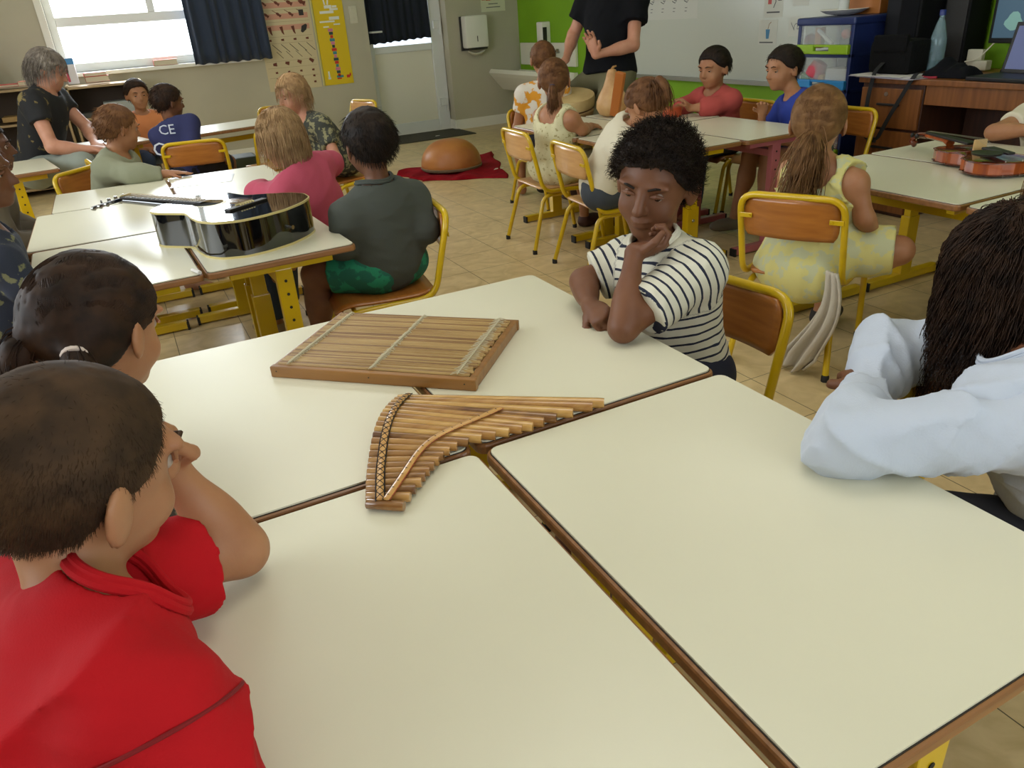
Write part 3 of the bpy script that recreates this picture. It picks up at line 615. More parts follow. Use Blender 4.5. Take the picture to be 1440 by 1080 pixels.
cb_ = [(140, 60, 50), (60, 80, 110), (190, 180, 160), (60, 60, 56), (150, 120, 70)]
def flatbook(x, y, z, w, d, h, c, lab, rz=0):
    t = thing('book', lab, 'book', (x, y, z), rz)
    MB().box((0, 0, h / 2), (w - .008, d - .006, h - .006)).build('pages', mat('pages', (206, 196, 170), .8), t)
    MB().box((0, 0, h - .0015), (w, d, .003)).box((0, 0, .0015), (w, d, .003)).box((-w / 2 + .0015, 0, h / 2), (.003, d, h)).build('cover', mat('cover_%d_%d_%d' % c, c, .5), t)
flatbook(-.02, 8.5, .91, .20, .16, .05, (176, 56, 44), 'red book lying on the shelf below the window, bottom of its pile')
flatbook(-.03, 8.5, .961, .19, .16, .03, (190, 78, 62), 'red book lying on top of the pile below the window', .05)
flatbook(.62, 8.80, .991, .22, .12, .05, (186, 110, 96), 'pale red book lying on the window sill behind the children')
flatbook(-.72, 8.40, .94, .30, .22, .02, (170, 50, 40), 'red folder lying on the long shelf left of the window')
flatbook(-.55, 8.38, .94, .20, .2, .035, (196, 120, 100), 'pink book on the long shelf, nearest the window')
bx_ = thing('drink_carton', 'white and blue carton standing on the shelf below the window', 'carton', (-.22, 8.50, .91))
MB().box((0, 0, .11), (.09, .09, .22), bev=.004).build('carton_body', mat('carton_white', (225, 222, 225), .5), bx_)
MB().box((0, 0, .19), (.092, .092, .05)).build('blue_band', mat('carton_blue', (70, 140, 200), .5), bx_)
MB().box((-.03, -.0465, .08), (.02, .002, .12)).build('red_stripe', mat('carton_red', (200, 70, 90), .5), bx_)
hp = thing('round_black_case', 'black round case on the long shelf at the left picture edge', 'case', (-.93, 8.42, .94))
MB().lathe([(.02, -.04), (.10, -.035), (.12, 0), (.10, .035), (.02, .04)], (0, 0, .12), 24, R=R3(pi / 2, 0, .3)).build('shell', mat('gloss_black', (16, 20, 24), .12, coat=.5), hp, smooth=True)
MB().tube([(-.1, -.05, .10), (0, -.06, .22), (.1, -.05, .10)], .008, 8).build('rim', mat('chrome'), hp, smooth=True)
rb = random.Random(5); kk = 0
for (x0, x1, zs, yy) in ((-1.10, -.40, (.37, .66), 8.36), (-.26, .28, (.34, .62), 8.42)):
    for z in zs:
        x = x0
        while x < x1 - .18:
            w = rb.uniform(.16, .22); c = cb_[kk % 5]; kk += 1
            b = MB().box((w / 2, 0, .02), (w, .24, .04 if kk % 2 else .025), bev=.002).build('folder', mat('fold%d' % (kk % 5), c, .6)); b.location = (x, yy, z - (.02 if False else 0))
            tag(b, 'folder lying flat inside the wooden shelves below the window', 'folder', 'folders inside the low shelves'); x += w + .03
gb = MB().box((0, 0, .06), (.30, .24, .12), bev=.01).build('grey_tray', mat('tray_grey', (150, 155, 150), .5)); gb.location = (.12, 8.42, .615); tag(gb, 'grey plastic tray in the upper shelf below the window', 'tray')
gc = MB().box((0, 0, .17), (.30, .26, .34), bev=.02).build('green_crate', mat('crate_green', (56, 66, 44), .6)); gc.location = (.82, 6.62, .0); tag(gc, 'dark green crate on the floor under the long back table', 'crate')
# ================================================================ INSTRUMENTS
TT = .60
# raft zither : rows of cane with white stitching in a wooden frame
M_cane = wood('cane_straw', (176, 146, 90), (142, 108, 56), .5, 0, 4)
M_cane2 = wood('cane_straw_dark', (142, 106, 58), (112, 78, 40), .5, 0, 4)
M_fr = wood('zither_frame_wood', (146, 100, 46), (120, 80, 34), .4, 0, 4, .2)
zi = thing('raft_zither', 'flat rectangular cane raft zither with three white stitched bands on the table', 'zither', (.425, 1.443, TT))
ax = np.array([.482 - .161, 1.186 - 1.487]); LZ = np.linalg.norm(ax); ang = math.atan2(ax[1], ax[0]); zi.rotation_euler = (0, 0, ang)
WZ = .305; H2 = .024
MB().box((0, -WZ / 2 + .004, H2 / 2), (LZ + .005, .016, H2), bev=.003).build('front_rail', M_fr, zi)
MB().box((0, WZ / 2 - .004, H2 / 2), (LZ + .005, .012, H2 - .002), bev=.003).build('back_rail', M_fr, zi)
MB().box((LZ / 2 - .007, 0, H2 / 2), (.014, WZ - .01, H2), bev=.003).build('right_rail', M_fr, zi)
MB().box((-LZ / 2 + .006, 0, H2 / 2), (.012, WZ - .01, H2), bev=.003).build('left_rail', M_fr, zi)
nc = 46; rz_ = random.Random(11)
for k in range(nc):
    y = -WZ / 2 + .015 + (WZ - .028) * k / (nc - 1)
    x0 = -LZ / 2 + .006 + rz_.uniform(0, .006); x1 = LZ / 2 - .010 - rz_.uniform(0, .008)
    r = .0031 * rz_.uniform(.9, 1.15)
    MB().tube([(x0, y, H2 - .0005), (0, y + rz_.uniform(-.001, .001), H2 + rz_.uniform(-.0004, .0012)), (x1, y + rz_.uniform(-.0015, .0015), H2)], r, 6).build('cane', M_cane if rz_.random() < .68 else M_cane2, zi, smooth=True)
M_thr = mat('white_thread', (188, 178, 148), .8)
for xs_, wd_ in ((-LZ / 2 + .035, .006), (.0, .007), (LZ / 2 - .038, .012)):
    mb = MB()
    ks_ = nc if wd_ > .01 else int(nc * 1.5)
    for k in range(ks_):
        y = -WZ / 2 + .013 + (WZ - .024) * k / (ks_ - 1); a = wd_ * rz_.uniform(.6, 1.5)
        mb.tube([(xs_ - a, y - .003, H2 + .002), (xs_, y, H2 + .0062), (xs_ + a, y + .003, H2 + .002)], .0008, 4)
    mb.tube([(xs_, -WZ / 2 + .01, H2 + .0045), (xs_, WZ / 2 - .01, H2 + .0045)], .0016, 5)
    mb.build('stitched_band', M_thr, zi)
nl = MB()
for xs_ in (-LZ / 2 + .012, 0, LZ / 2 - .02): nl.lathe([(.0016, 0), (.0014, .0006)], (xs_, -WZ / 2 - .0042, H2 * .6), 8, R=R3(pi / 2, 0, 0))
nl.build('nail', M_rub, zi)
# pan flute
M_bam = [wood('bamboo_a', (204, 164, 96), (176, 132, 70), .25, 0, 3, .5), wood('bamboo_b', (186, 142, 80), (146, 100, 50), .25, 0, 3, .5), wood('bamboo_c', (168, 122, 66), (98, 60, 30), .25, 0, 2, .5)]
pf = thing('pan_flute', 'curved bamboo pan flute of graded pipes with a laced curved strap on the table', 'pan flute', (.33, 1.03, TT))
NP = 22
PL = []; PR = []
for k in range(NP):
    t = k / (NP - 1)
    # mouth ends on a bowed line; foot ends on a concave curve
    a = np.array([.338, 1.212]) * (1 - t) ** 2 + 2 * t * (1 - t) * np.array([.235, 1.095]) + t * t * np.array([.187, .922])
    PL.append(a)
rs = np.linspace(.0095, .0078, NP)
foot = [(.642, .985), (.618, .985), (.578, .985), (.545, .985), (.520, .985), (.497, .982), (.478, .985), (.455, .988), (.432, .992), (.408, .996), (.385, .998), (.364, .996), (.348, .990), (.334, .982), (.322, .972), (.310, .962), (.298, .952), (.287, .942), (.276, .930), (.262, .918), (.248, .903), (.232, .886)]
lift = []
for k in range(NP):
    a = PL[k]; b = np.array(foot[k]); r = rs[k]
    za = r + .014 * math.sin(pi * min(1, k / 14)) + .002
    zb = r + .004 + .024 * max(0, 1 - k / 7) ** 1.2
    zb = r + .002
    A = np.array([a[0] - .33, a[1] - 1.03, za]); B = np.array([b[0] - .33, b[1] - 1.03, zb]); lift.append((A, B))
    mb = MB(); d = B - A
    mb.tube([A + d * u for u in (0, .015, .5, .97, 1)], [r * .9, r, r * 1.01, r, r * .93], 12)
    mb.build('pipe', M_bam[(0, 1, 0, 2, 1, 0, 1)[k % 7] if k < 12 else (1, 2)[k % 2]], pf, smooth=True)
M_str = wood('cane_strap', (206, 160, 92), (178, 128, 66), .35, 0, 5, .3); M_lace = mat('black_lacing', (28, 22, 20), .7); M_lace2 = mat('red_lacing', (150, 60, 40), .7)
st1 = [];
for k in range(NP):
    A, B = lift[k]; d = B - A; L_ = np.linalg.norm(d); p = A + d / L_ * .022; st1.append(p + np.array([0, 0, rs[k] + .0022]))
MB().tube(st1, .0055, 8, flat=.35).build('mouth_strap', M_str, pf, smooth=True)
lc = MB()
for k in range(NP - 1):
    p, q = st1[k], st1[k + 1]; A, B = lift[k]; u = (B - A) / np.linalg.norm(B - A) * .0065; z = np.array([0, 0, .0022])
    lc.tube([p - u + z * .2, (p + q) / 2 + z, q + u + z * .2], .0008, 4).tube([p + u + z * .2, (p + q) / 2 + z, q - u + z * .2], .0008, 4)
lc.tube([p_ + np.array([.007, .0, -.001]) for p_ in st1], .001, 4).tube([p_ - np.array([.007, .0, .001]) for p_ in st1], .001, 4)
lc.build('black_lacing', M_lace, pf)
st2 = []
for k in range(3, NP):
    A, B = lift[k]; d = B - A; L_ = np.linalg.norm(d); t = (k - 3) / (NP - 4)
    s_ = L_ - (.026 + .072 * (1 - t) ** 2.0)
    st2.append(A + d / L_ * max(s_, .018) + np.array([0, 0, rs[k] + .0035]))
st2 = np.array(st2); zk = st2[:, 2].copy()
for _ in range(10): st2[1:-1] = (st2[:-2] + st2[1:-1] * 2 + st2[2:]) / 4
st2[:, 2] = np.maximum(st2[:, 2], zk)
MB().tube(st2, .0052, 8, flat=.55).build('curved_strap', M_str, pf, smooth=True)
lc = MB(); lr = MB()
for k in range(len(st2) - 1):
    p = (st2[k] + st2[k + 1]) / 2; T = st2[k + 1] - st2[k]; T /= np.linalg.norm(T); N = np.cross(T, [0, 0, 1]); N /= np.linalg.norm(N)
    lc.tube([p - N * .0058 - [0, 0, .001], p + T * .002 + [0, 0, .0032], p + N * .0058 - [0, 0, .001]], .0008, 4)
lr.tube([p_ + np.array([.004, -.003, -.001]) for p_ in st2], .0012, 4)
lc.tube([p_ + np.array([-.0045, .003, -.0005]) for p_ in st2], .001, 4)
lc.build('strap_lacing', M_lace, pf); lr.build('red_cord', M_lace2, pf)
# acoustic guitar lying on its back; local x from tail to head
M_gb = mat('black_lacquer', (10, 10, 11), .06, coat=1.0, spec=.6); M_bind = mat('cream_binding', (196, 180, 120), .35)
def body_outline(L, wl, ww, wu, n=72):
    """half widths: lower bout, waist, upper bout along 0..L"""
    xs_ = [0, .02 * L, .08 * L, .2 * L, .33 * L, .46 * L, .60 * L, .72 * L, .82 * L, .91 * L, .975 * L, L]
    hs_ = [0.0, .42 * wl, .78 * wl, .985 * wl, .985 * wl, .84 * wl, ww, 1.04 * ww * .5 + .5 * wu * .97, wu, .93 * wu, .62 * wu, 0.0]
    u = np.linspace(0, 1, n)
    t = (1 - np.cos(u * pi)) / 2 * L
    # cubic-ish smoothing by interpolation then averaging
    h = np.interp(t, xs_, hs_)
    for _ in range(3): h[1:-1] = (h[:-2] + 2 * h[1:-1] + h[2:]) / 4
    h[0] = 0; h[-1] = 0
    P = [(float(a), float(b)) for a, b in zip(t, h)] + [(float(a), -float(b)) for a, b in list(zip(t, h))[-2:0:-1]]
    return P
gt = thing('acoustic_guitar', 'glossy black acoustic guitar with cream edging lying on its back on the table', 'guitar', (.425, 2.505, TT))
gt.rotation_euler = (0, 0, D2(124.5))
OL = body_outline(.53, .205, .130, .155); GD = .118
def ring(P2, z0, z1, off, name, m, par):
    P = np.array(P2); c = P.mean(0); T = np.roll(P, -1, 0) - np.roll(P, 1, 0); N = np.stack([T[:, 1], -T[:, 0]], 1); N /= np.linalg.norm(N, axis=1)[:, None] + 1e-9
    sgn = 1 if ((P - c) * N).sum() > 0 else -1; Po = P + N * off * sgn; n = len(P)
    V = [(*p, z0) for p in Po] + [(*p, z1) for p in Po]
    F = [[i, (i + 1) % n, n + (i + 1) % n, n + i] for i in range(n)] + [list(range(n))[::-1], [n + i for i in range(n)]]
    return from_data(name, V, F, m, par, False)
o = MB().prism(OL, .006, GD).build('body', M_gb, gt); o.data.polygons.foreach_set('use_smooth', [True] * len(o.data.polygons)); o.data.set_sharp_from_angle(angle=math.radians(40))
for z0, z1 in ((.0, .007), (GD - .006, GD + .0006)): ring(OL, z0, z1, .0018, 'binding', M_bind, gt)
ring(OL, GD, GD + .0014, -.003, 'soundboard', M_gb, gt)
MB().lathe([(.050, 0), (.050, .0006), (.0, .0006)], (.36, 0, GD + .0016), 32).build('sound_hole', mat('hole_black', (4, 4, 4), .9), gt)
MB().lathe([(.056, 0), (.056, .0004), (.0, .0004)], (.345, 0, GD + .0012), 32).build('rosette', M_bind, gt)
pgd = MB().prism([(.28, -.01), (.33, -.055), (.30, -.09), (.25, -.10), (.22, -.07), (.24, -.04)], GD + .0014, GD + .0024).build('pickguard', mat('tortoise', (60, 26, 14), .15, coat=.6), gt)
br_ = MB().box((.175, 0, GD + .005), (.028, .17, .008), bev=.003).build('bridge', mat('ebony', (24, 18, 16), .5), gt)
MB().box((.185, 0, GD + .0105), (.004, .075, .005), bev=.001).build('saddle', M_bind, br_)
for k in range(6): MB().lathe([(.0032, 0), (.003, .004), (.001, .005)], (.170, -.0275 + k * .011, GD + .009), 8).build('bridge_pin', M_bind, br_, smooth=True)
nk = MB()
nk.tube([(.48, 0, GD - .02), (.54, 0, GD - .012), (.76, 0, GD - .009), (.80, 0, GD - .009)], [.030, .026, .022, .021], 14, flat=.62)
nk.build('neck', M_gb, gt, smooth=True)
MB().box((.585, 0, GD + .0045), (.43, .050, .006), bev=.001).build('fingerboard', mat('ebony'), gt)
f_ = MB()
for k in range(19): x = .80 - .60 * (1 - 2 ** (-(k + 1) / 12.)); f_.box((x, 0, GD + .0082), (.0018, .048, .0016))
f_.build('frets', M_screw, gt)
MB().box((.798, 0, GD + .008), (.004, .046, .008)).build('nut', M_bind, gt)
Rh = R3(0, .22, 0)
hd = MB().prism([(0, .022), (.03, .033), (.17, .038), (.175, .0), (.17, -.038), (.03, -.033), (0, -.022)], -.008, .006)
hd.V = [v @ Rh.T + np.array([.798, 0, GD - .002]) for v in hd.V]; hd_o = hd.build('headstock', M_gb, gt, bevel=.002)
for k in range(3):
    for s in (-1, 1):
        p = np.array([.04 + k * .045, s * .035, 0]) @ Rh.T + np.array([.798, 0, GD - .006])
        MB().tube([p, p + [0, s * .018, 0]], .0025, 6).lathe([(.002, -.007), (.008, -.006), (.008, .006), (.002, .007)], p + [0, s * .022, 0], 10, R=R3(0, pi / 2, 0)).build('tuning_peg', mat('chrome'), hd_o, smooth=True)
        q = np.array([.04 + k * .045, s * .018, .006]) @ Rh.T + np.array([.798, 0, GD - .002]); MB().lathe([(.004, 0), (.003, .012)], q, 10).build('string_post', mat('chrome'), hd_o)
ss = MB()
for k in range(6):
    y = -.0275 + k * .011; y2 = y * .62
    ss.tube([(.185, y, GD + .013), (.798, y2, GD + .012)], .0005, 4)
ss.build('strings', mat('bronze_string', (200, 170, 120), .3, metal=1), gt)
MB().lathe([(.006, 0), (.005, .012), (.007, .016)], (0, 0, GD / 2), 10, R=R3(0, -pi / 2, 0)).build('strap_button', mat('chrome'), gt, smooth=True)
MB().box((.10, -.1865, GD / 2), (.003, .004, GD - .014)).build('side_seam', M_bind, gt)
gc_ = MB().tube([(0, 0, .006), (.05, -.01, .006)], .006, 8).build('guitar_capo', mat('sheet_white')); gc_.location = (.10, 2.405, TT); gc_.rotation_euler = (0, 0, D2(-60)); gc_.name = 'white_cylinder'
tag(gc_, 'short white marker lying at the table seam in front of the guitar', 'marker')
pp = MB().box((0, 0, .0012), (.28, .21, .0016), rz=D2(-12)).build('paper_sheet', mat('sheet_white2', (232, 232, 232), .25, coat=.4)); pp.location = (.32, 4.02, TT); tag(pp, 'sunlit white paper sheet on the table behind the guitar', 'paper')
# violin lying on its back
M_vs = wood('violin_side', (176, 84, 28), (130, 50, 18), .2, 2, 3, .6); M_vt = wood('violin_top', (112, 44, 18), (76, 26, 12), .2, 0, 3, .6); M_eb = mat('ebony')
vi = thing('violin', 'orange brown violin lying on its back on the right-hand tables', 'violin', (2.735, 1.585, TT)); vi.rotation_euler = (0, 0, math.atan2(2.12 - 1.585, 2.96 - 2.735))
def vout(s=1.0):
    tp = [(0, 0), (.004, .04), (.02, .075), (.06, .101), (.10, .103), (.125, .092), (.138, .094), (.145, .086), (.15, .066), (.18, .055), (.21, .057), (.232, .070), (.238, .078), (.25, .076), (.262, .081), (.30, .083), (.335, .070), (.352, .04), (.357, 0)]
    u = []
    for i in range(len(tp) - 1):
        for t in (0, .5): u.append((tp[i][0] * (1 - t) + tp[i + 1][0] * t, tp[i][1] * (1 - t) + tp[i + 1][1] * t))
    u.append(tp[-1]); return [(a, b * s) for a, b in u] + [(a, -b * s) for a, b in u[-2:0:-1]]
VO = vout(1.0); zb = .012
vi.scale = (1.1, 1.1, 1.1)
o = MB().prism([(.004 + a * .978, b * .955) for a, b in VO], zb, zb + .034).build('ribs', M_vs, vi)
for z0, dz, nm in ((zb + .034, .010, 'top_plate'), (zb, -.010, 'back_plate')):
    V = []; n = len(VO)
    for f, zz in ((1, 0), (1, .003), (.93, .004), (.7, .007), (.4, .009), (.0, .010)): 
        V += [(.178 + (a - .178) * f, b * f, z0 + np.sign(dz) * zz) for a, b in VO]
    F = [[r * n + i, r * n + (i + 1) % n, (r + 1) * n + (i + 1) % n, (r + 1) * n + i] for r in range(5) for i in range(n)]
    from_data(nm, V, F, M_vt, vi, True)
MB().box((.19, 0, zb + .064), (.006, .045, .035), bev=.002).build('bridge', mat('maple', (206, 170, 112), .4), vi)
V = MB().prism([(.03, .012), (.15, .022), (.15, -.022), (.03, -.012)], zb + .056, zb + .064).build('tailpiece', M_eb, vi, bevel=.003)
MB().prism([(.225, .021), (.49, .012), (.49, -.012), (.225, -.021)], zb + .058, zb + .066).build('fingerboard', M_eb, vi, bevel=.002)
MB().tube([(.35, 0, zb + .045), (.38, 0, zb + .052), (.49, 0, zb + .052)], [.016, .013, .012], 12, flat=.8).build('neck', M_vs, vi, smooth=True)
MB().lathe([(.02, .0), (.042, .006), (.045, .012), (.03, .010), (.0, .006)], (.06, .062, zb + .052), 20).build('chin_rest', M_eb, vi, smooth=True)
MB().tube([(.49, 0, zb + .052), (.545, 0, zb + .046), (.575, 0, zb + .034), (.585, 0, zb + .018), (.57, 0, zb + .010), (.56, 0, zb + .02)], [.012, .011, .010, .013, .012, .006], 12).build('scroll', M_vt, vi, smooth=True)
for k, (x, s) in enumerate(((.505, 1), (.52, -1), (.535, 1), (.55, -1))): MB().tube([(x, 0, zb + .05), (x, s * .028, zb + .05)], .0025, 6).lathe([(.003, -.003), (.009, 0), (.003, .003)], (x, s * .034, zb + .05), 10, R=R3(0, pi / 2, 0)).build('tuning_peg', M_eb, vi, smooth=True)
sv = MB()
for k in range(4): y = -.010 + k * .0067; sv.tube([(.13, y, zb + .066), (.19, y * 1.3, zb + .083), (.49, y * .6, zb + .068)], .0005, 4)
sv.build('strings', M_screw, vi)
MB().box((.012, .028, zb + .017), (.002, .003, .05)).box((.012, -.028, zb + .017), (.002, .003, .05)).build('rib_clamp', M_screw, vi)
# gourd half on the red cloth
M_red = mat('red_cloth', (150, 16, 30), .9, c2=(128, 12, 26), ns=10, bump=.3, bs=200, spec=.15)
C4 = [(2.12, 6.58), (2.20, 6.12), (2.80, 5.72), (3.22, 6.86)]
V = []; N_ = 40
for j in range(N_ + 1):
    for i in range(N_ + 1):
        u, v = i / N_, j / N_
        p = (np.array(C4[1]) * (1 - u) + np.array(C4[2]) * u) * (1 - v) + (np.array(C4[0]) * (1 - u) + np.array(C4[3]) * u) * v
        w = .010 + .012 * (math.sin(9 * u + 4 * v) * math.sin(7 * v - 3 * u) + .6 * math.sin(17 * u - 11 * v) + .5) * (1 if 1 else 0)
        edge = min(u, v, 1 - u, 1 - v); z = max(.004, w + .03 * max(0, v - .8) * 3 * (1 + math.sin(14 * u)))
        if edge == 0: z = .003
        V.append((p[0] + .02 * math.sin(13 * v), p[1] + .02 * math.sin(11 * u), z))
F = [[j * (N_ + 1) + i, j * (N_ + 1) + i + 1, (j + 1) * (N_ + 1) + i + 1, (j + 1) * (N_ + 1) + i] for j in range(N_) for i in range(N_)]
o = from_data('red_cloth', V, F, M_red, None, True); o.modifiers.new('t', 'SOLIDIFY').thickness = .003; tag(o, 'dark red cloth spread on the floor under the half gourd', 'cloth')
gd = thing('half_gourd_drum', 'large polished orange half gourd upturned on the red cloth', 'gourd drum', (2.60, 6.42, .03))
prof = [(.262, 0)] + [(.270 * math.cos(a) ** .75 if a < 1.55 else 0.001, .012 + .225 * math.sin(a)) for a in np.linspace(0.02, pi / 2 - .001, 18)]
MB().lathe(prof, n=48).build('shell', mat('gourd_orange', (188, 124, 62), .42, c2=(166, 98, 46), ns=3), gd, smooth=True)
MB().lathe([(.255, -.01), (.272, -.004), (.276, .012), (.271, .018), (.255, .016)], n=48).build('stitched_rim', mat('rim_grey', (120, 104, 78), .8, bump=.8, bs=90), gd, smooth=True)
pc = MB().prism([(0, 0), (.05, .02), (.06, .045), (.03, .04)], 0, .003).prism([(.06, .0), (.10, .015), (.09, .03)], 0, .003).build('white_tag', mat('scrap_paper')); pc.location = (2.78, 5.92, .04); tag(pc, 'small white scrap lying on the near corner of the red cloth', 'paper scrap')
# upright gourd with neck and slat on the centre table
gu = thing('gourd_rattle', 'pale upright long necked gourd standing on the centre table', 'gourd', (2.83, 4.20, TT)); gu.scale = (.9, .9, .74)
MB().lathe([(.05, 0), (.09, .02), (.112, .07), (.11, .12), (.09, .18), (.062, .24), (.045, .30), (.036, .345), (.026, .37), (.0, .378)], n=28).build('shell', mat('gourd_pale', (204, 164, 112), .45, c2=(170, 122, 70), ns=7), gu, smooth=True)
MB().tube([(0, 0, .37), (.012, .0, .39), (.03, -.01, .395)], [.012, .010, .007], 8).build('stalk', mat('stalk', (150, 110, 60), .6), gu, smooth=True)
wsl = MB().box((0, 0, .16), (.035, .055, .25), R=R3(.22, -.10, .5), bev=.006).build('wooden_block', mat('orange_slat', (176, 100, 34), .45)); wsl.location = (2.68, 3.92, TT); tag(wsl, 'orange brown hollow wooden slat leaning in front of the gourd', 'wooden block')
oo = MB().box((0, 0, .03), (.16, .11, .06), bev=.012, rz=.4).build('orange_box', mat('orange_soft', (188, 82, 44), .6)); oo.location = (2.97, 3.82, TT); tag(oo, 'orange red flat box lying on the centre table near the child in red', 'box')
# djembe held by the teacher
dj = thing('djembe_drum', 'goatskin hand drum tilted between the knees of the adult in black', 'drum', (2.84, 4.72, 0.02)); dj.rotation_euler = (D2(0), D2(0), 0)
Rd = R3(.18, -.12, 0)
MB().lathe([(.10, 0), (.085, .12), (.07, .25), (.08, .36), (.13, .46), (.158, .56), (.16, .66), (.15, .69)], n=28, R=Rd).build('shell', mat('djembe_wood', (60, 34, 22), .4), dj, smooth=True)
MB().lathe([(.163, .64), (.168, .69), (.163, .708), (.0, .711)], n=28, R=Rd).build('goatskin', mat('goatskin', (196, 172, 120), .6, c2=(166, 138, 88), ns=6), dj, smooth=True)
MB().lathe([(.166, .60), (.172, .605), (.172, .625), (.166, .63)], n=28, R=Rd).build('rope_ring', mat('fur_rim', (150, 122, 76), .9, bump=1, bs=120), dj, smooth=True)
# grey cloth hanging from the yellow girl's chair
V = []; nx, nz = 20, 34
for j in range(nz + 1):
    v = j / nz
    for i in range(nx + 1):
        u = i / nx - .5
        wd_ = .05 + .10 * v ** .8 if v < .85 else .144 - .35 * (v - .85)
        z = .40 - .385 * v
        fold = .016 * math.sin(u * 16 + 2 * v) * (.4 + v)
        V.append((1.985 + fold - .02 * v - .01, 1.655 + u * wd_ + .10 * v * v - .01 * v - .02 * math.sin(v * 5), max(z, .012) + .008 * math.sin(u * 11) * v))
F = [[j * (nx + 1) + i, j * (nx + 1) + i + 1, (j + 1) * (nx + 1) + i + 1, (j + 1) * (nx + 1) + i] for j in range(nz) for i in range(nx)]
o = from_data('hanging_cloth', V, F, mat('grey_white_cloth', (186, 178, 162), .9, bump=.2, bs=150), None, True); m = o.modifiers.new('t', 'SOLIDIFY'); m.thickness = .008; m.offset = 0
tag(o, 'pale grey cloth hanging from the chair of the girl in yellow down to the floor', 'cloth')
# ================================================================ PEOPLE
def nz(v): v = np.asarray(v, float); return v / (np.linalg.norm(v) + 1e-12)
class Field:
    """signed distance grid, shapes blended smoothly, meshed by surface nets"""
    def __init__(s, lo, hi, h):
        s.h = h; s.lo = np.array(lo, float); s.n = np.ceil((np.array(hi) - s.lo) / h).astype(int) + 1
        s.f = np.full(s.n, 9.0, np.float32)
    def sub(s, lo, hi):
        a = np.clip(np.floor((np.array(lo) - s.lo) / s.h).astype(int), 0, s.n); b = np.clip(np.ceil((np.array(hi) - s.lo) / s.h).astype(int) + 1, 0, s.n)
        if (b <= a).any(): return None, None
        ax = [(s.lo[i] + s.h * np.arange(a[i], b[i])).astype(np.float32) for i in range(3)]
        X, Y, Z = np.meshgrid(*ax, indexing='ij', sparse=True)
        return tuple(slice(a[i], b[i]) for i in range(3)), (X, Y, Z)
    def put(s, d, sl, k, op):
        f = s.f[sl]
        if op == 'add':
            if k > 0:
                hh = np.maximum(k - np.abs(f - d), 0) / k; s.f[sl] = np.minimum(f, d) - hh * hh * k * .25
            else: s.f[sl] = np.minimum(f, d)
        else:
            hh = np.maximum(k - np.abs(f + d), 0) / k if k > 0 else 0; s.f[sl] = np.maximum(f, -d) + (hh * hh * k * .25 if k > 0 else 0)
    def cone(s, a, b, ra, rb, k=.015, op='add', cut=None):
        a = np.array(a, float); b = np.array(b, float); m = k + 3 * s.h; r = max(ra, rb) + m
        sl, P = s.sub(np.minimum(a, b) - r, np.maximum(a, b) + r)
        if sl is None: return
        ba = b - a; L2 = ba @ ba + 1e-12; X, Y, Z = P
        t = np.clip(((X - a[0]) * ba[0] + (Y - a[1]) * ba[1] + (Z - a[2]) * ba[2]) / L2, 0, 1)
        d = np.sqrt((X - a[0] - t * ba[0]) ** 2 + (Y - a[1] - t * ba[1]) ** 2 + (Z - a[2] - t * ba[2]) ** 2) - (ra + (rb - ra) * t)
        if cut is not None:
            u = ba / math.sqrt(L2); q = a + ba * cut
            d = np.maximum(d, (X - q[0]) * u[0] + (Y - q[1]) * u[1] + (Z - q[2]) * u[2])
        s.put(d, sl, k, op)
    def ell(s, c, R, r, k=.015, op='add', planes=()):
        c = np.array(c, float); R = np.asarray(R, float); r = np.array(r, float); m = k + 3 * s.h
        ext = np.sqrt(((R * r) ** 2).sum(1)) + m
        sl, P = s.sub(c - ext, c + ext)
        if sl is None: return
        X, Y, Z = P; q = [((X - c[0]) * R[0, i] + (Y - c[1]) * R[1, i] + (Z - c[2]) * R[2, i]) for i in range(3)]
        k0 = np.sqrt(sum((q[i] / r[i]) ** 2 for i in range(3))); k1 = np.sqrt(sum((q[i] / r[i] ** 2) ** 2 for i in range(3))) + 1e-6
        d = k0 * (k0 - 1) / k1
        for p, n in planes: d = np.maximum(d, (X - p[0]) * n[0] + (Y - p[1]) * n[1] + (Z - p[2]) * n[2])
        s.put(d, sl, k, op)
    def cutplane(s, p, n):
        """keep the side where (x-p).n < 0"""
        sl, P = s.sub(s.lo, s.lo + s.n * s.h); X, Y, Z = P
        s.f = np.maximum(s.f, ((X - p[0]) * n[0] + (Y - p[1]) * n[1] + (Z - p[2]) * n[2]).astype(np.float32))
    def noise(s, amp, fr, seed=0, aniso=(1, 1, 1)):
        sl, P = s.sub(s.lo, s.lo + s.n * s.h); X, Y, Z = P; r_ = np.random.default_rng(seed); acc = 0
        for i in range(7):
            kx = r_.normal(size=3) * fr * np.array(aniso); acc = acc + np.sin(X * kx[0] + Y * kx[1] + Z * kx[2] + r_.uniform(0, 6)) / 7 * 1.6
        s.f = np.where(s.f < 1, s.f + amp * acc, s.f).astype(np.float32)
    def folds(s, amp, fr, seed=0, n=4, bias=(0, 0, 0)):
        sl, P = s.sub(s.lo, s.lo + s.n * s.h); X, Y, Z = P; r_ = np.random.default_rng(seed); acc = 0
        for i in range(n):
            u = nz(r_.normal(size=3) + np.array(bias)); v = r_.normal(size=3); m_ = r_.normal(size=3); p1, p2, p3 = r_.uniform(0, 6, 3); k = fr * r_.uniform(.7, 1.4)
            ph = (X * u[0] + Y * u[1] + Z * u[2]) * k + 1.1 * np.sin((X * v[0] + Y * v[1] + Z * v[2]) * k * .35 + p2) + p1
            mk = np.clip(.15 + np.sin((X * m_[0] + Y * m_[1] + Z * m_[2]) * k * .3 + p3), 0, 1)
            acc = acc + (1 - np.abs(np.sin(ph))) ** 2.5 * mk
        s.f = np.where(s.f < 1, s.f - amp * acc, s.f).astype(np.float32)
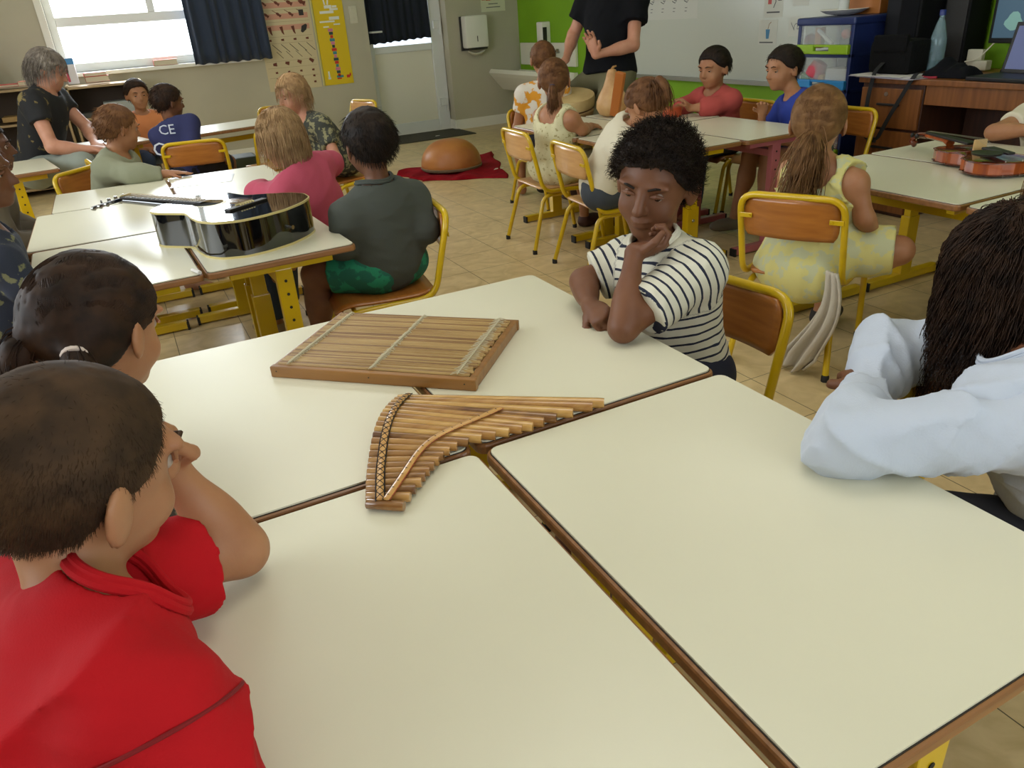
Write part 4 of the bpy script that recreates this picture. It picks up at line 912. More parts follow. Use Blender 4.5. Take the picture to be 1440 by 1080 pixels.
    def mesh(s):
        f = s.f; ins = f < 0
        if not ins.any(): return np.zeros((0, 3)), np.zeros((0, 4), int)
        c = [ins[i:f.shape[0] - 1 + i, j:f.shape[1] - 1 + j, k:f.shape[2] - 1 + k] for i in (0, 1) for j in (0, 1) for k in (0, 1)]
        tot = sum(x.astype(np.int8) for x in c); act = (tot > 0) & (tot < 8)
        idx = np.argwhere(act); n = len(idx); vid = np.full(act.shape, -1, np.int64); vid[tuple(idx.T)] = np.arange(n)
        acc = np.zeros((n, 3)); cnt = np.zeros(n)
        cor = [(i, j, k) for i in (0, 1) for j in (0, 1) for k in (0, 1)]
        fv = [f[idx[:, 0] + a, idx[:, 1] + b, idx[:, 2] + c_] for a, b, c_ in cor]
        for p in range(8):
            for q in range(p + 1, 8):
                dlt = np.array(cor[q]) - cor[p]
                if abs(dlt).sum() != 1: continue
                x = fv[p]; y = fv[q]; m = (x < 0) != (y < 0); t = np.where(m, x / np.where(m, x - y, 1), 0)
                t = np.clip(t, 0, 1)
                acc += np.where(m[:, None], np.array(cor[p]) + t[:, None] * dlt, 0); cnt += m
        V = s.lo + s.h * (idx + acc / cnt[:, None])
        Q = []
        for ax in range(3):
            o = [x for x in (0, 1, 2) if x != ax]
            A = [slice(None)] * 3; B = [slice(None)] * 3
            for x in o: A[x] = slice(1, -1); B[x] = slice(1, -1)
            A[ax] = slice(0, -1); B[ax] = slice(1, None)
            a = ins[tuple(A)]; b = ins[tuple(B)]; e = np.argwhere(a != b); fl = a[tuple(e.T)]
            base = e.copy(); base[:, o[0]] += 1; base[:, o[1]] += 1
            def g(d0, d1):
                z = base.copy(); z[:, o[0]] -= d0; z[:, o[1]] -= d1; return vid[tuple(z.T)]
            q = np.stack([g(1, 1), g(0, 1), g(0, 0), g(1, 0)], 1)
            flip = fl if ax != 1 else ~fl
            q = np.where(flip[:, None], q, q[:, ::-1]); Q.append(q)
        return V, np.concatenate(Q)
def np_mesh(name, V, Q, m, parent=None, smooth=True, attr=None, loc=(0, 0, 0)):
    me = bpy.data.meshes.new(name); V = np.asarray(V, np.float32) - np.array(loc, np.float32)
    nf = len(Q); me.vertices.add(len(V)); me.vertices.foreach_set('co', V.ravel())
    k = Q.shape[1]; me.loops.add(nf * k); me.loops.foreach_set('vertex_index', Q.ravel().astype(np.int32))
    me.polygons.add(nf); me.polygons.foreach_set('loop_start', np.arange(nf, dtype=np.int32) * k)
    me.update(calc_edges=True)
    if smooth: me.polygons.foreach_set('use_smooth', np.ones(nf, bool))
    if attr:
        for an, av in attr.items():
            a_ = me.attributes.new(an, 'FLOAT', 'POINT'); a_.data.foreach_set('value', np.asarray(av, np.float32))
    me.validate()
    o = bpy.data.objects.new(name, me); COL.objects.link(o); me.materials.append(m)
    if parent is not None: o.parent = parent
    return o
def axis_frame(v):
    u = nz(v); a = nz(np.cross(u, [.3, .2, .93])); return np.stack([u, a, np.cross(u, a)], 1)
def rotm(axis, a): return np.array(Matrix.Rotation(a, 3, Vector(axis)))
def hair_f(lens, curl):
    return 240 if np.mean(lens) < .06 else 62
def strands(roots, dirs, lens, K, target, cols, curl=0, wid=.0006, grav=.1, seed=0, stiff=.7, taper=.4):
    """hair strands as thin three-sided tubes; cols = list of (centre, R, radii, offset)"""
    r_ = np.random.default_rng(seed); P = roots.copy(); D = dirs.copy(); N = len(P); pts = [P.copy()]
    ph = r_.uniform(0, 6.28, N); amp = r_.uniform(.5, 1.2, N) * curl
    for k in range(1, K):
        tg = target(P, k / K); D = D * stiff + tg * (1 - stiff) + np.array([0, 0, -grav]) + r_.normal(size=P.shape) * .05
        D /= np.linalg.norm(D, axis=1)[:, None] + 1e-9
        P = P + D * (lens / (K - 1))[:, None]
        for c, R, rad, off in cols:
            q = (P - c) @ R; k0 = np.sqrt(((q / (rad + off)) ** 2).sum(1)); m = k0 < 1
            q2 = q / np.maximum(k0, .05)[:, None]; P = np.where(m[:, None], q2 @ R.T + c, P)
        pts.append(P.copy())
    S = np.stack(pts, 1)
    if curl > 0:
        T = np.gradient(S, axis=1); T /= np.linalg.norm(T, axis=2)[:, :, None] + 1e-9
        U = np.cross(T, [0.3, .5, .8]); U /= np.linalg.norm(U, axis=2)[:, :, None] + 1e-9; W = np.cross(T, U)
        s_ = np.linspace(0, 1, K)[None] * lens[:, None] * hair_f(lens, curl) + ph[:, None]
        e = np.minimum(1, np.linspace(0, 1, K) * 3)[None] * amp[:, None]
        S = S + U * (np.cos(s_) * e)[:, :, None] + W * (np.sin(s_) * e)[:, :, None]
    T = np.gradient(S, axis=1); T /= np.linalg.norm(T, axis=2)[:, :, None] + 1e-9
    U = np.cross(T, [.21, .34, .91]); U /= np.linalg.norm(U, axis=2)[:, :, None] + 1e-9; W = np.cross(T, U)
    wr = wid * (1 - (1 - taper) * np.linspace(0, 1, K))[None, :, None]
    V = np.stack([S + (U * math.cos(a) + W * math.sin(a)) * wr for a in (0, 2.094, 4.189)], 2)
    b = (np.arange(N) * K * 3)[:, None, None] + (np.arange(K - 1) * 3)[None, :, None]
    j = np.arange(3)[None, None]; j2 = (j + 1) % 3
    Q = np.stack([b + j, b + j2, b + 3 + j2, b + 3 + j], 3).reshape(-1, 4)
    return V.reshape(-1, 3), Q
HL = np.array([[-.13, -.075], [-.06, -.068], [-.030, -.050], [-.012, -.010], [.012, .000], [.030, .012], [.045, .030], [.058, .052], [.075, .062], [.13, .066]])
def hair_mat(name, c, c2, rough=.6):
    return mat(name, c, rough, c2=c2, ns=30, spec=.18)
def skin_mat(name, c, c2):
    m = mat(name, c, .5, c2=c2, ns=14, bump=.03, bs=400, spec=.35)
    b = m.node_tree.nodes['Principled BSDF']; b.inputs['Subsurface Weight'].default_value = .12
    b.inputs['Subsurface Radius'].default_value = (.012, .005, .003); b.inputs['Subsurface Scale'].default_value = .6
    return m
SK = dict(light=skin_mat('skin_light', (168, 120, 86), (156, 106, 74)), tan=skin_mat('skin_tan', (114, 74, 50), (102, 64, 42)),
          pink=skin_mat('skin_pink', (190, 138, 112), (178, 124, 98)), brown=skin_mat('skin_brown', (98, 62, 42), (86, 52, 36)))
def ik(S, Wr, la, lb, pole):
    S = np.array(S, float); Wr = np.array(Wr, float); v = Wr - S; L = np.linalg.norm(v)
    if L > (la + lb) * .995: return S + v * la / (la + lb)
    u = v / L; a = (la * la - lb * lb + L * L) / (2 * L); hgt = math.sqrt(max(la * la - a * a, 0))
    p = np.array(pole, float); p = nz(p - u * (p @ u)); return S + u * a + p * hgt
def person(label, pelvis, neck, head, face, s=1.0, hs=1.0, az=0, pitch=10, roll=0, armL=None, armR=None, legs=None, skin='light', top=None, bottom=None, hair=None,
           h=.007, shw=.118, shoes=None, feet=True, eyes=True, seatz=.35, name='person', bulk=1.0, group=None, cat='child'):
    """pelvis, neck base and head centre in world space; az = heading of the body (deg), face = heading of the face"""
    pelvis, neck, head = (np.array(v, float) for v in (pelvis, neck, head)); a = D2(az)
    if cat == 'child': neck = neck - np.array([0, 0, .026])
    F = np.array([math.cos(a), math.sin(a), 0]); Sd = nz(neck - pelvis); Lf = np.cross([0, 0, 1.], F); Lf = nz(Lf - Sd * (Lf @ Sd)); Fw = np.cross(Lf, Sd)
    TR = np.stack([Fw, Lf, Sd], 1); TL = np.linalg.norm(neck - pelvis)
    hf = D2(face); pt = D2(pitch); H0 = np.stack([[math.cos(hf), math.sin(hf), 0], [-math.sin(hf), math.cos(hf), 0], [0, 0, 1.]], 1)
    HR = H0 @ rotm((0, 1, 0), pt) @ rotm((1, 0, 0), D2(roll))
    def Hp(f, l, u): return head + HR @ (np.array([f, l, u]) * hs)
    c1 = pelvis + Sd * TL * .36; c2 = pelvis + Sd * TL * .70
    shL = neck - Sd * .035 * s + Lf * shw * s; shR = neck - Sd * .035 * s - Lf * shw * s
    la, lb = .205 * s, .185 * s
    def arm(spec, sh, sgn):
        if spec is None: spec = dict(w=tuple(pelvis + Fw * .20 * s + Lf * sgn * .04 * s + np.array([0, 0, .06])))
        w = np.array(spec['w'], float); el = np.array(spec['e'], float) if 'e' in spec else ik(sh, w, la, lb, spec.get('pole', -Fw * .2 + Lf * sgn * .6 - np.array([0, 0, 1.])))
        d = nz(spec.get('d', w - el)); n_ = np.array(spec.get('n', (0, 0, -1.)), float); n_ = nz(n_ - d * (n_ @ d)); sd = np.cross(d, n_) * (1 if sgn > 0 else -1)
        return dict(sh=sh, el=el, w=w, d=d, n=n_, sd=sd, curl=spec.get('curl', .35), sgn=sgn)
    AL, AR = arm(armL, shL, 1), arm(armR, shR, -1)
    hipL = pelvis + Lf * .065 * s - np.array([0, 0, .01]); hipR = pelvis - Lf * .065 * s - np.array([0, 0, .01])
    LG = []
    for sgn, hip in ((1, hipL), (-1, hipR)):
        sp_ = (legs or {}).get('L' if sgn > 0 else 'R')
        if sp_: kn, ankl = np.array(sp_[0], float), np.array(sp_[1], float); fd = nz(sp_[2]) if len(sp_) > 2 else F
        else:
            kn = hip + F * .30 * s + Lf * sgn * .03 * s; kn[2] = max(hip[2] - .01, .27 * s + .04); ankl = kn + F * .02 * s; ankl[2] = .055 * s; fd = F
        LG.append((hip, kn, ankl, fd))
    pts = [pelvis, neck, head, shL, shR] + [x[k] for x in (AL, AR) for k in ('el', 'w')] + [p for g in LG for p in g[:3]]
    lo = np.min(pts, 0) - .20 * s; hi = np.max(pts, 0) + .22 * s; lo[2] = max(lo[2], -.01)
    B = Field(lo, hi, h); k = .02 * s
    def torso(G, o, k=.03, lower=True):
        if lower: G.ell(pelvis + Sd * .01, TR, np.array([.088, .118, .095]) * s * bulk + o, k * s)
        G.ell(c1, TR, np.array([.082, .106, .125]) * s * bulk + o, k * s)
        G.ell(c2, TR, np.array([.084, .124, .125]) * s * bulk + o, k * s)
        for sh in (shL, shR): G.cone(neck - Sd * .03 * s, sh, .050 * s + o, .042 * s + o, k * s)
    torso(B, 0)
    nb = head + HR @ (np.array([-.022, 0, -.055]) * hs)
    B.cone(neck - Sd * .02 * s, nb, .040 * s * min(bulk, 1.1), .036 * hs, .02 * s)
    # head
    B.ell(Hp(-.010, 0, .018), HR, np.array([.092, .074, .084]) * hs, .02)
    B.ell(Hp(.026, 0, -.040), HR, np.array([.060, .055, .066]) * hs, .025 * hs)
    B.ell(Hp(.062, 0, -.084), HR, np.array([.018, .022, .016]) * hs, .018 * hs)
    for sg in (1, -1):
        B.ell(Hp(.052, sg * .034, -.038), HR, np.array([.024, .023, .024]) * hs, .014 * hs)
        B.ell(Hp(.074, sg * .030, .022), HR, np.array([.012, .024, .008]) * hs, .012 * hs)
        if not (hair and hair.get('noears')): B.ell(Hp(-.006, sg * .078, -.016), HR @ rotm((0, 0, 1), -sg * .45), np.array([.019, .007, .031]) * hs, .006 * hs)
        if h < .0049 and not (hair and hair.get('noears')): B.ell(Hp(.006, sg * .092, -.013), HR @ rotm((0, 0, 1), -sg * .45), np.array([.012, .010, .020]) * hs, .004, 'sub')
        B.ell(Hp(.094, sg * .030, .000), HR, np.array([.013, .016, .010]) * hs, .012 * hs, 'sub')
    B.cone(Hp(.082, 0, .008), Hp(.100, 0, -.026), .008 * hs, .011 * hs, .010 * hs)
    for sg in (1, -1): B.ell(Hp(.092, sg * .009, -.030), HR, np.array([.008, .007, .006]) * hs, .005 * hs)
    B.ell(Hp(.083, 0, -.053), HR, np.array([.010, .020, .0055]) * hs, .005 * hs)
    B.ell(Hp(.081, 0, -.064), HR, np.array([.009, .017, .0058]) * hs, .005 * hs)
    B.cone(Hp(.092, -.016, -.0585), Hp(.092, .016, -.0585), .0022, .0022, .003, 'sub')
    # arms and hands
    for A in (AL, AR):
        B.cone(A['sh'], A['el'], .037 * s * bulk, .029 * s * bulk, k); B.cone(A['el'], A['w'], .030 * s * bulk, .0185 * s, .016 * s)
        mid = A['el'] * .7 + A['w'] * .3; B.ell(mid, axis_frame(A['w'] - A['el']), np.array([.055, .028, .028]) * s * bulk, .02 * s)
        q = .92 * s; w, d, n_, sd = A['w'], A['d'], A['n'], A['sd']; Rn = np.stack([d, sd, n_], 1)
        B.ell(w + d * .040 * q, Rn, np.array([.044, .031, .0135]) * q, .012 * q)
        B.cone(w, w + d * .03 * q, .019 * q, .016 * q, .012 * q)
        cu = A['curl'] * 1.45
        for i, (off, ln, spd) in enumerate(((.024, .060, .12), (.008, .068, .03), (-.008, .063, -.05), (-.022, .050, -.14))):
            b0 = w + d * (.066 - .004 * abs(i - 1)) * q + sd * off * q; dd = nz(d + sd * spd); ang = 0
            for sg_, fr_ in enumerate((.42, .32, .26)):
                ang += cu * (.75 if sg_ == 0 else .9); v = dd * math.cos(ang) + n_ * math.sin(ang); b1 = b0 + v * ln * fr_ * q
                B.cone(b0, b1, .0082 * q - .0006 * sg_, .0078 * q - .0007 * sg_, .003 if h < .005 else .002); b0 = b1
        t0 = w + d * .020 * q + sd * .024 * q; t1 = t0 + nz(d * .7 + sd * .75 + n_ * .35) * .030 * q; t2 = t1 + nz(d * 1. + sd * (.3 - .6 * A['curl']) + n_ * (.3 + .5 * A['curl'])) * .028 * q
        B.cone(t0, t1, .0105 * q, .0092 * q, .006); B.cone(t1, t2, .0090 * q, .0078 * q, .003)
    for hip, kn, an, fd in LG:
        B.cone(hip, kn, .064 * s * bulk, .045 * s, k); B.cone(kn, an, .044 * s, .026 * s, k)
        cf = kn * .68 + an * .32; B.ell(cf - fd * .012 * s, np.eye(3), np.array([.042, .042, .07]) * s, .03 * s)
        if feet: B.cone(an + fd * -.01 * s - [0, 0, .02 * s], an + fd * .10 * s - [0, 0, .032 * s], .028 * s, .020 * s, .02 * s)
    V, Q = B.mesh(); loc = np.array([pelvis[0], pelvis[1], 0.0])
    root = np_mesh(name, V, Q, SK[skin], None, True, None, loc); root.location = loc
    tag(root, label, cat, group)
    args = dict(s=s, hs=hs)
    # clothes --------------------------------------------------------
    if top:
        o = top.get('o', .009) * s; G = Field(lo, hi, h); tk = top.get('k', .035)
        torso(G, o, tk, top.get('long', True))
        G.cone(neck - Sd * .03 * s, neck + Sd * .012 * s, .056 * s + o * .4, .046 * s + o * .3, .02 * s)
        sl = top.get('sleeve', .5); rs_ = top.get('loose', 1.0)
        if sl > 0:
            for A in (AL, AR):
                if sl <= 1:
                    G.cone(A['sh'], A['el'], (.041 * s * bulk + o) * (1 + .1 * (rs_ - 1)), (.033 * s * bulk + o) * rs_ * 1.05, .03 * s, cut=sl)
                else:
                    G.cone(A['sh'], A['el'], .040 * s * bulk + o * 1.1, .034 * s * bulk + o * 1.1, .03 * s)
                    G.cone(A['el'], A['w'], .034 * s * bulk + o * 1.1, .022 * s + o * .9, .02 * s, cut=min(1, sl - 1))
                    md = A['el'] * .7 + A['w'] * .3; G.ell(md, np.eye(3), np.array([.034, .034, .034]) * s * bulk + o, .03 * s)
                    if top.get('cuff'): cc = A['el'] + (A['w'] - A['el']) * (sl - 1.06); ce = A['el'] + (A['w'] - A['el']) * (sl - 1); G.cone(cc, ce, .026 * s + o * .5, .026 * s + o * .5, .006, cut=1)
        if top.get('noise', 1): G.noise(.0022 * s * top.get('noise', 1), 34 / s, seed=int(abs(pelvis[0]) * 100), aniso=(1, 1, 1.4))
        if top.get('noise', 1): G.noise(.0014 * s * top.get('noise', 1), 85 / s, seed=int(abs(pelvis[1]) * 100) + 5, aniso=(1, 1, 2))
        if top.get('folds'): G.folds(top['folds'] * s, top.get('ffr', 38) / s, seed=top.get('fseed', 1))
        f0 = G.f.copy(); cc_ = neck + Sd * .055 * s + Fw * .018 * s; cr_ = np.array([.064, .062, .062]) * s * top.get('nw', 1)
        nkp = neck + Sd * top.get('neck', .006) * s + Fw * .0; nn = nz(Sd - Fw * top.get('ntilt', .35))
        # neckline: remove everything near the neck above this tilted plane
        nd = Field(lo, hi, h)
        G.ell(neck + Sd * .055 * s + Fw * .018 * s, TR, np.array([.064, .062, .062]) * s * top.get('nw', 1), .003, 'sub')
        if top.get('strap'):   # sleeveless dress: cut away shoulders
            for sh, sg in ((shL, 1), (shR, -1)): G.ell(sh + Lf * sg * .025 * s + Sd * .01 * s, TR, np.array([.08, .052, .075]) * s, .006, 'sub')
            G.ell(neck + Sd * .0 * s - Fw * .05 * s, TR, np.array([.06, .075, .075]) * s, .006, 'sub')
        if top.get('boxy'): G.ell(pelvis + Sd * .02, TR, np.array([.108, .140, .17]) * s, .03 * s)
        hem = pelvis - Sd * top.get('hem', .17 if top.get('drape') else .075) * s
        G.cutplane(hem, -Sd)
        if top.get('skirt'):
            for hip, kn, an, fd in LG: G.cone(hip, kn, .080 * s + o, .066 * s + o, .05 * s, cut=top['skirt'])
            if top.get('drape'): G.ell(pelvis - Fw * .085 * s - Sd * .07 * s, TR, np.array([.098, .165, .11]) * s, .05 * s)
            G.ell(pelvis, TR, np.array([.125, .155, .10]) * s, .04 * s); G.noise(.004 * s, 46, seed=9, aniso=(1.3, 1.3, .25))
        if top.get('collar') and not top.get('strap'):
            ring_ = []
            for ph in np.arange(40) * 2 * pi / 40:
                for th_ in np.linspace(-1.2, 1.0, 90):
                    p = cc_ + TR @ (cr_ * np.array([math.cos(ph) * math.cos(th_), math.sin(ph) * math.cos(th_), math.sin(th_)]))
                    i_ = np.clip(((p - G.lo) / G.h).round().astype(int), 0, G.n - 1)
                    if f0[tuple(i_)] > .001: break
                ring_.append(p)
            ring_ = np.array(ring_)
            for _ in range(6): ring_ = (np.roll(ring_, 1, 0) + 2 * ring_ + np.roll(ring_, -1, 0)) / 4
            ring_ = np.concatenate([ring_, ring_[:2]]); MB().tube(ring_ - loc, .0052 * s, 8).tube(ring_ * .955 + ring_[:-2].mean(0) * .045 - loc + Sd * .006 * s, .0045 * s, 8).build('collar', top.get('cm', top['m']), root, smooth=True)
        if top.get('seam'):
            for A in (AL, AR):
                ad_ = nz(A['el'] - A['sh']); fr_ = axis_frame(ad_); sp = []
                for ph in np.arange(36) * 2 * pi / 36:
                    rd = fr_[:, 1] * math.cos(ph) + fr_[:, 2] * math.sin(ph); last = None
                    for rr in np.linspace(.02, .13, 56) * s:
                        p = A['sh'] + ad_ * .012 * s + rd * rr; i_ = np.clip(((p - G.lo) / G.h).round().astype(int), 0, G.n - 1)
                        if G.f[tuple(i_)] > 0: last = p + rd * .0016; break
                    if last is None: sp.append(None)
                    else: sp.append(last)
                run = [p for p in sp if p is not None and np.linalg.norm(p - A['sh']) < .085 * s]
                if len(run) > 12:
                    i0 = next((k for k in range(36) if sp[k] is None or np.linalg.norm(sp[k] - A['sh']) >= .085 * s), 0)
                    seq = [sp[(i0 + k) % 36] for k in range(36)]; seq = np.array([p for p in seq if p is not None and np.linalg.norm(p - A['sh']) < .085 * s])
                    for _ in range(3): seq[1:-1] = (seq[:-2] + 2 * seq[1:-1] + seq[2:]) / 4
                    MB().tube(seq - loc, .0020, 6).build('sleeve_seam', top['seam'], root, smooth=True)
        V, Q = G.mesh()
        at = None
        if top.get('stripe'):
            # nearest of torso axis / sleeves decides the stripe coordinate
            def dist(p, a_, b_): ba = b_ - a_; t = np.clip(((p - a_) @ ba) / (ba @ ba), 0, 1); return np.linalg.norm(p - a_ - t[:, None] * ba, axis=1), ((p - a_) @ ba) / np.linalg.norm(ba)
            dT, _ = dist(V, pelvis, neck - Sd * .06 * s); tT = (V - pelvis) @ Sd; val = tT.copy(); best = dT - .085 * s
            for A in (AL, AR):
                dA, tA = dist(V, A['sh'] + nz(A['el'] - A['sh']) * .035 * s, A['el']); dA = dA - .036 * s; m = dA < best; val = np.where(m, tA + .5, val); best = np.minimum(best, dA)
            at = dict(stripe=val)
        tm = top['m']
        c_ = np_mesh(top.get('name', 'shirt'), V, Q, tm, root, True, at, loc)
        sm_ = c_.modifiers.new('soften', 'SMOOTH'); sm_.factor = .5; sm_.iterations = 3
    if bottom:
        G = Field(lo, hi, h); o = bottom.get('o', .008) * s
        G.ell(pelvis + Sd * .0, TR, np.array([.090, .121, .085]) * s * bulk + o, .03 * s)
        for hip, kn, an, fd in LG:
            ln = bottom.get('len', .6)
            if ln <= 1: G.cone(hip, kn, .068 * s * bulk + o, .054 * s + o, .03 * s, cut=ln)
            else: G.cone(hip, kn, .068 * s * bulk + o, .050 * s + o, .03 * s); G.cone(kn, an, .050 * s + o, .036 * s + o, .03 * s, cut=ln - 1)
        G.noise(.002 * s, 40, seed=4)
        V, Q = G.mesh(); np_mesh(bottom.get('name', 'shorts'), V, Q, bottom['m'], root, True, None, loc)
    if shoes is not None:
        for hip, kn, an, fd in LG:
            G = Field(an - .16 * s, an + .18 * s, min(h, .007)); z0 = an[2] - .045 * s
            R0 = np.stack([fd, np.cross([0, 0, 1.], fd), [0, 0, 1.]], 1); R0[:, 2] = np.cross(R0[:, 0], R0[:, 1])
            G.ell(an + fd * .045 * s - [0, 0, .025 * s], R0, np.array([.095, .040, .036]) * s, .01)
            G.cone(an - [0, 0, .03 * s], an + [0, 0, .005], .037 * s, .036 * s, .015 * s, cut=1)
            G.cutplane(an - [0, 0, .052 * s], np.array([0, 0, -1.]))
            V, Q = G.mesh(); np_mesh('shoe', V, Q, shoes, root, True, None, loc)
    # eyes and brows
    if eyes:
        for sg in (1, -1):
            e = MB().lathe([(.0001, -.0098)] + [(.0098 * math.cos(t), .0098 * math.sin(t)) for t in np.linspace(-1.4, 1.4, 9)] + [(.0001, .0098)], n=16).build('eye', [mat('eye_white', (158, 142, 130), .35), mat('iris_brown', (44, 26, 16), .15)], root, smooth=True)
            e.data.polygons.foreach_set('material_index', [1 if (sum((Vector(e.data.vertices[v].co) for v in p.vertices), Vector()) / len(p.vertices)).z > .0070 else 0 for p in e.data.polygons])
            R_ = HR @ np.array([[0, 0, 1.], [0, 1., 0], [-1., 0, 0]]) ; M4 = Matrix.Identity(4)
            for i in range(3):
                for j in range(3): M4[i][j] = float(R_[i, j]) * hs
            M4.translation = Vector(Hp(.0702, sg * .030, .000) - loc); e.matrix_local = M4
            lid = MB().tube([Hp(.0805, sg * .016, .002) - loc, Hp(.0830, sg * .029, .0058) - loc, Hp(.076, sg * .043, .002) - loc], [.0022 * hs, .0052 * hs, .0024 * hs], 8).build('eyelid', SK[skin], root, smooth=True)
            if hair: MB().tube([Hp(.0905, sg * .014, .019) - loc, Hp(.090, sg * .030, .025) - loc, Hp(.076, sg * .045, .020) - loc], [.0022 * hs, .0028 * hs, .0012 * hs], 6).build('eyebrow', hair['m'], root, smooth=True)
    if hair: add_hair(root, loc, head, HR, hs, hair, neck, Fw, Sd, Lf, s, h)
    return root
def add_hair(root, loc, head, HR, hs, hair, neck, Fw, Sd, Lf, s, h):
    if hair.get('band'):
        MB().tube([head + HR @ (np.array([.012, .092 * math.cos(t), .012 + .094 * math.sin(t)]) * hs) - loc for t in np.linspace(.1, pi - .1, 16)], .007 * hs, 8).build('hairband', hair['band'], root, smooth=True)
    st = hair['style']; m = hair['m']; th = hair.get('thick', .010); cen = head + HR @ (np.array([-.010, 0, .018]) * hs); rad = np.array([.092, .074, .084]) * hs
    cut = hair.get('front', 0)
    hh = min(h, .006)
    G = Field(cen - .15 * hs - .02, cen + .15 * hs + .02, hh)
    G.ell(cen, HR, rad + th, 0)
    sl, P = G.sub(G.lo, G.lo + G.n * G.h); X, Y, Z = P
    f_ = ((X - head[0]) * HR[0, 0] + (Y - head[1]) * HR[1, 0] + (Z - head[2]) * HR[2, 0]) / hs
    u_ = ((X - head[0]) * HR[0, 2] + (Y - head[1]) * HR[1, 2] + (Z - head[2]) * HR[2, 2]) / hs
    nape = hair.get('nape', 0)
    line = np.interp(f_, HL[:, 0], HL[:, 1] - nape * (HL[:, 0] < -.02)).astype(np.float32) + cut
    G.f = np.maximum(G.f, (line - u_) * .7 * hs); 
    if hair.get('rough', 1): G.noise(.0020 * hair.get('rough', 1) * hs, 120 / hs, seed=3); G.noise(.0012 * hair.get('rough', 1) * hs, 260 / hs, seed=8)
    bun = None
    if st in ('pony', 'pigtails'):
        gathers = [HR @ (np.array(g) * hs) + head for g in hair['gather']]
        for g in gathers:
            cdir = nz(g - cen); G.cone(cen + cdir * .07 * hs, g, .045 * hs, .014 * hs, .03 * hs)
    V, Q = G.mesh(); np_mesh('hair', V, Q, m, root, True, None, loc)
    N = hair.get('n', 900); K = hair.get('K', 7); r_ = np.random.default_rng(hair.get('seed', 1))
    U = r_.normal(size=(N * 3, 3)); U /= np.linalg.norm(U, axis=1)[:, None]; q = U * rad + np.array([-.010, 0, .018]) * hs
    keep = q[:, 2] / hs > np.interp(q[:, 0] / hs, HL[:, 0], HL[:, 1] - nape * (HL[:, 0] < -.02)) + cut + .002; keep &= q[:, 0] / hs < hair.get('maxf', 9); q = q[keep][:N]; U = U[keep][:N]
    nn = U / rad; nn /= np.linalg.norm(nn, axis=1)[:, None]
    P0 = (q + nn * (th - .002)) @ HR.T + head; Nw = nn @ HR.T
    Ln = hair.get('len', .02) * r_.uniform(.7, 1.25, len(P0)) * hs
    skull = (cen, HR, rad, th + .0014)
    tors = (neck - Sd * .16 * s, np.stack([Fw, Lf, Sd], 1), np.array([.100, .135, .165]) * s, 0.0)
    fwd = HR[:, 0]; up = HR[:, 2]
    if st == 'short':
        comb = np.array(hair.get('comb', (-.2, 0, -.6))) @ HR.T
        d0 = Nw * hair.get('lift', .5) + comb + r_.normal(size=Nw.shape) * .12; d0 /= np.linalg.norm(d0, axis=1)[:, None]
        V, Q = strands(P0, d0, Ln, K, lambda P, t: np.broadcast_to(comb, P.shape), [(cen, HR, rad, th - .002)], curl=hair.get('curl', 0), wid=hair.get('wid', .0006), grav=.02, stiff=.85)
        np_mesh('hair_strands', V, Q, m, root, True, None, loc)
    elif st == 'long':
        dn = np.array([0, 0, -1.]); side = (Nw - (Nw @ up)[:, None] * up)
        d0 = Nw * .35 + dn * .5 - fwd * hair.get('back', .25) + r_.normal(size=Nw.shape) * .1; d0 /= np.linalg.norm(d0, axis=1)[:, None]
        drift = np.array(hair.get('drift', (0, 0, 0)), float)
        V, Q = strands(P0, d0, Ln, K, lambda P, t: dn + drift + hair.get('spread', 0) * side - hair.get('back', .15) * (1 - t) * fwd + 0 * P, [skull, tors, (head + HR @ (np.array([.048, 0, -.035]) * hs), HR, np.array([.062, .060, .080]) * hs, 0.0)] + hair.get('extra', []), curl=hair.get('curl', 0), wid=hair.get('wid', .001), grav=.35, stiff=.6)
        np_mesh('hair_strands', V, Q, m, root, True, None, loc)
    elif st in ('pony', 'pigtails'):
        allV = []; allQ = []; nv = 0
        lat = (P0 - head) @ HR[:, 1]
        for gi, g in enumerate(gathers):
            if len(gathers) > 1: mk = (lat > 0) if gi == 0 else (lat <= 0)
            else: mk = np.ones(len(P0), bool)
            P1 = P0[mk]; dist_ = np.linalg.norm(P1 - g, axis=1)
            v_ = g - P1; v_ /= np.linalg.norm(v_, axis=1)[:, None]
            V, Q = strands(P1, v_, dist_ * 1.12, K, lambda P, t: (g - P) / (np.linalg.norm(g - P, axis=1)[:, None] + 1e-6), [(cen, HR, rad, th)], wid=hair.get('wid', .0008), grav=0, stiff=.3, taper=1)
            allV.append(V); allQ.append(Q + nv); nv += len(V)
        np_mesh('hair_strands', np.concatenate(allV), np.concatenate(allQ), m, root, True, None, loc)
        for gi, g in enumerate(gathers):
            td_ = nz(HR @ np.array(hair['tail'][gi])); n2 = hair.get('tn', 160); rr_ = r_.normal(size=(n2, 3)) * .006 * hs * hair.get('tw', 1)
            ln_ = hair.get('tlen', .14) * r_.uniform(.7, 1.1, n2) * hs
            tlc = hair.get('tailcol', [tors])
            V, Q = strands(g + rr_, nz(td_)[None] + rr_ * 26, ln_, 9, lambda P, t: np.array([0, 0, -1.]) + np.array(hair.get('drift', (0, 0, 0)), float) + 0 * P, [skull] + tlc, curl=hair.get('tcurl', .002), wid=hair.get('wid', .0008) * 1.9, grav=.15, stiff=.75)
            np_mesh('hair_tail', V, Q, m, root, True, None, loc)
            G2 = Field(g - .30, g + .30, .006); p_ = g.copy(); d_ = td_.copy(); tl = hair.get('tlen', .14) * hs * .8; w_ = .014 * hs * hair.get('tw', 1)
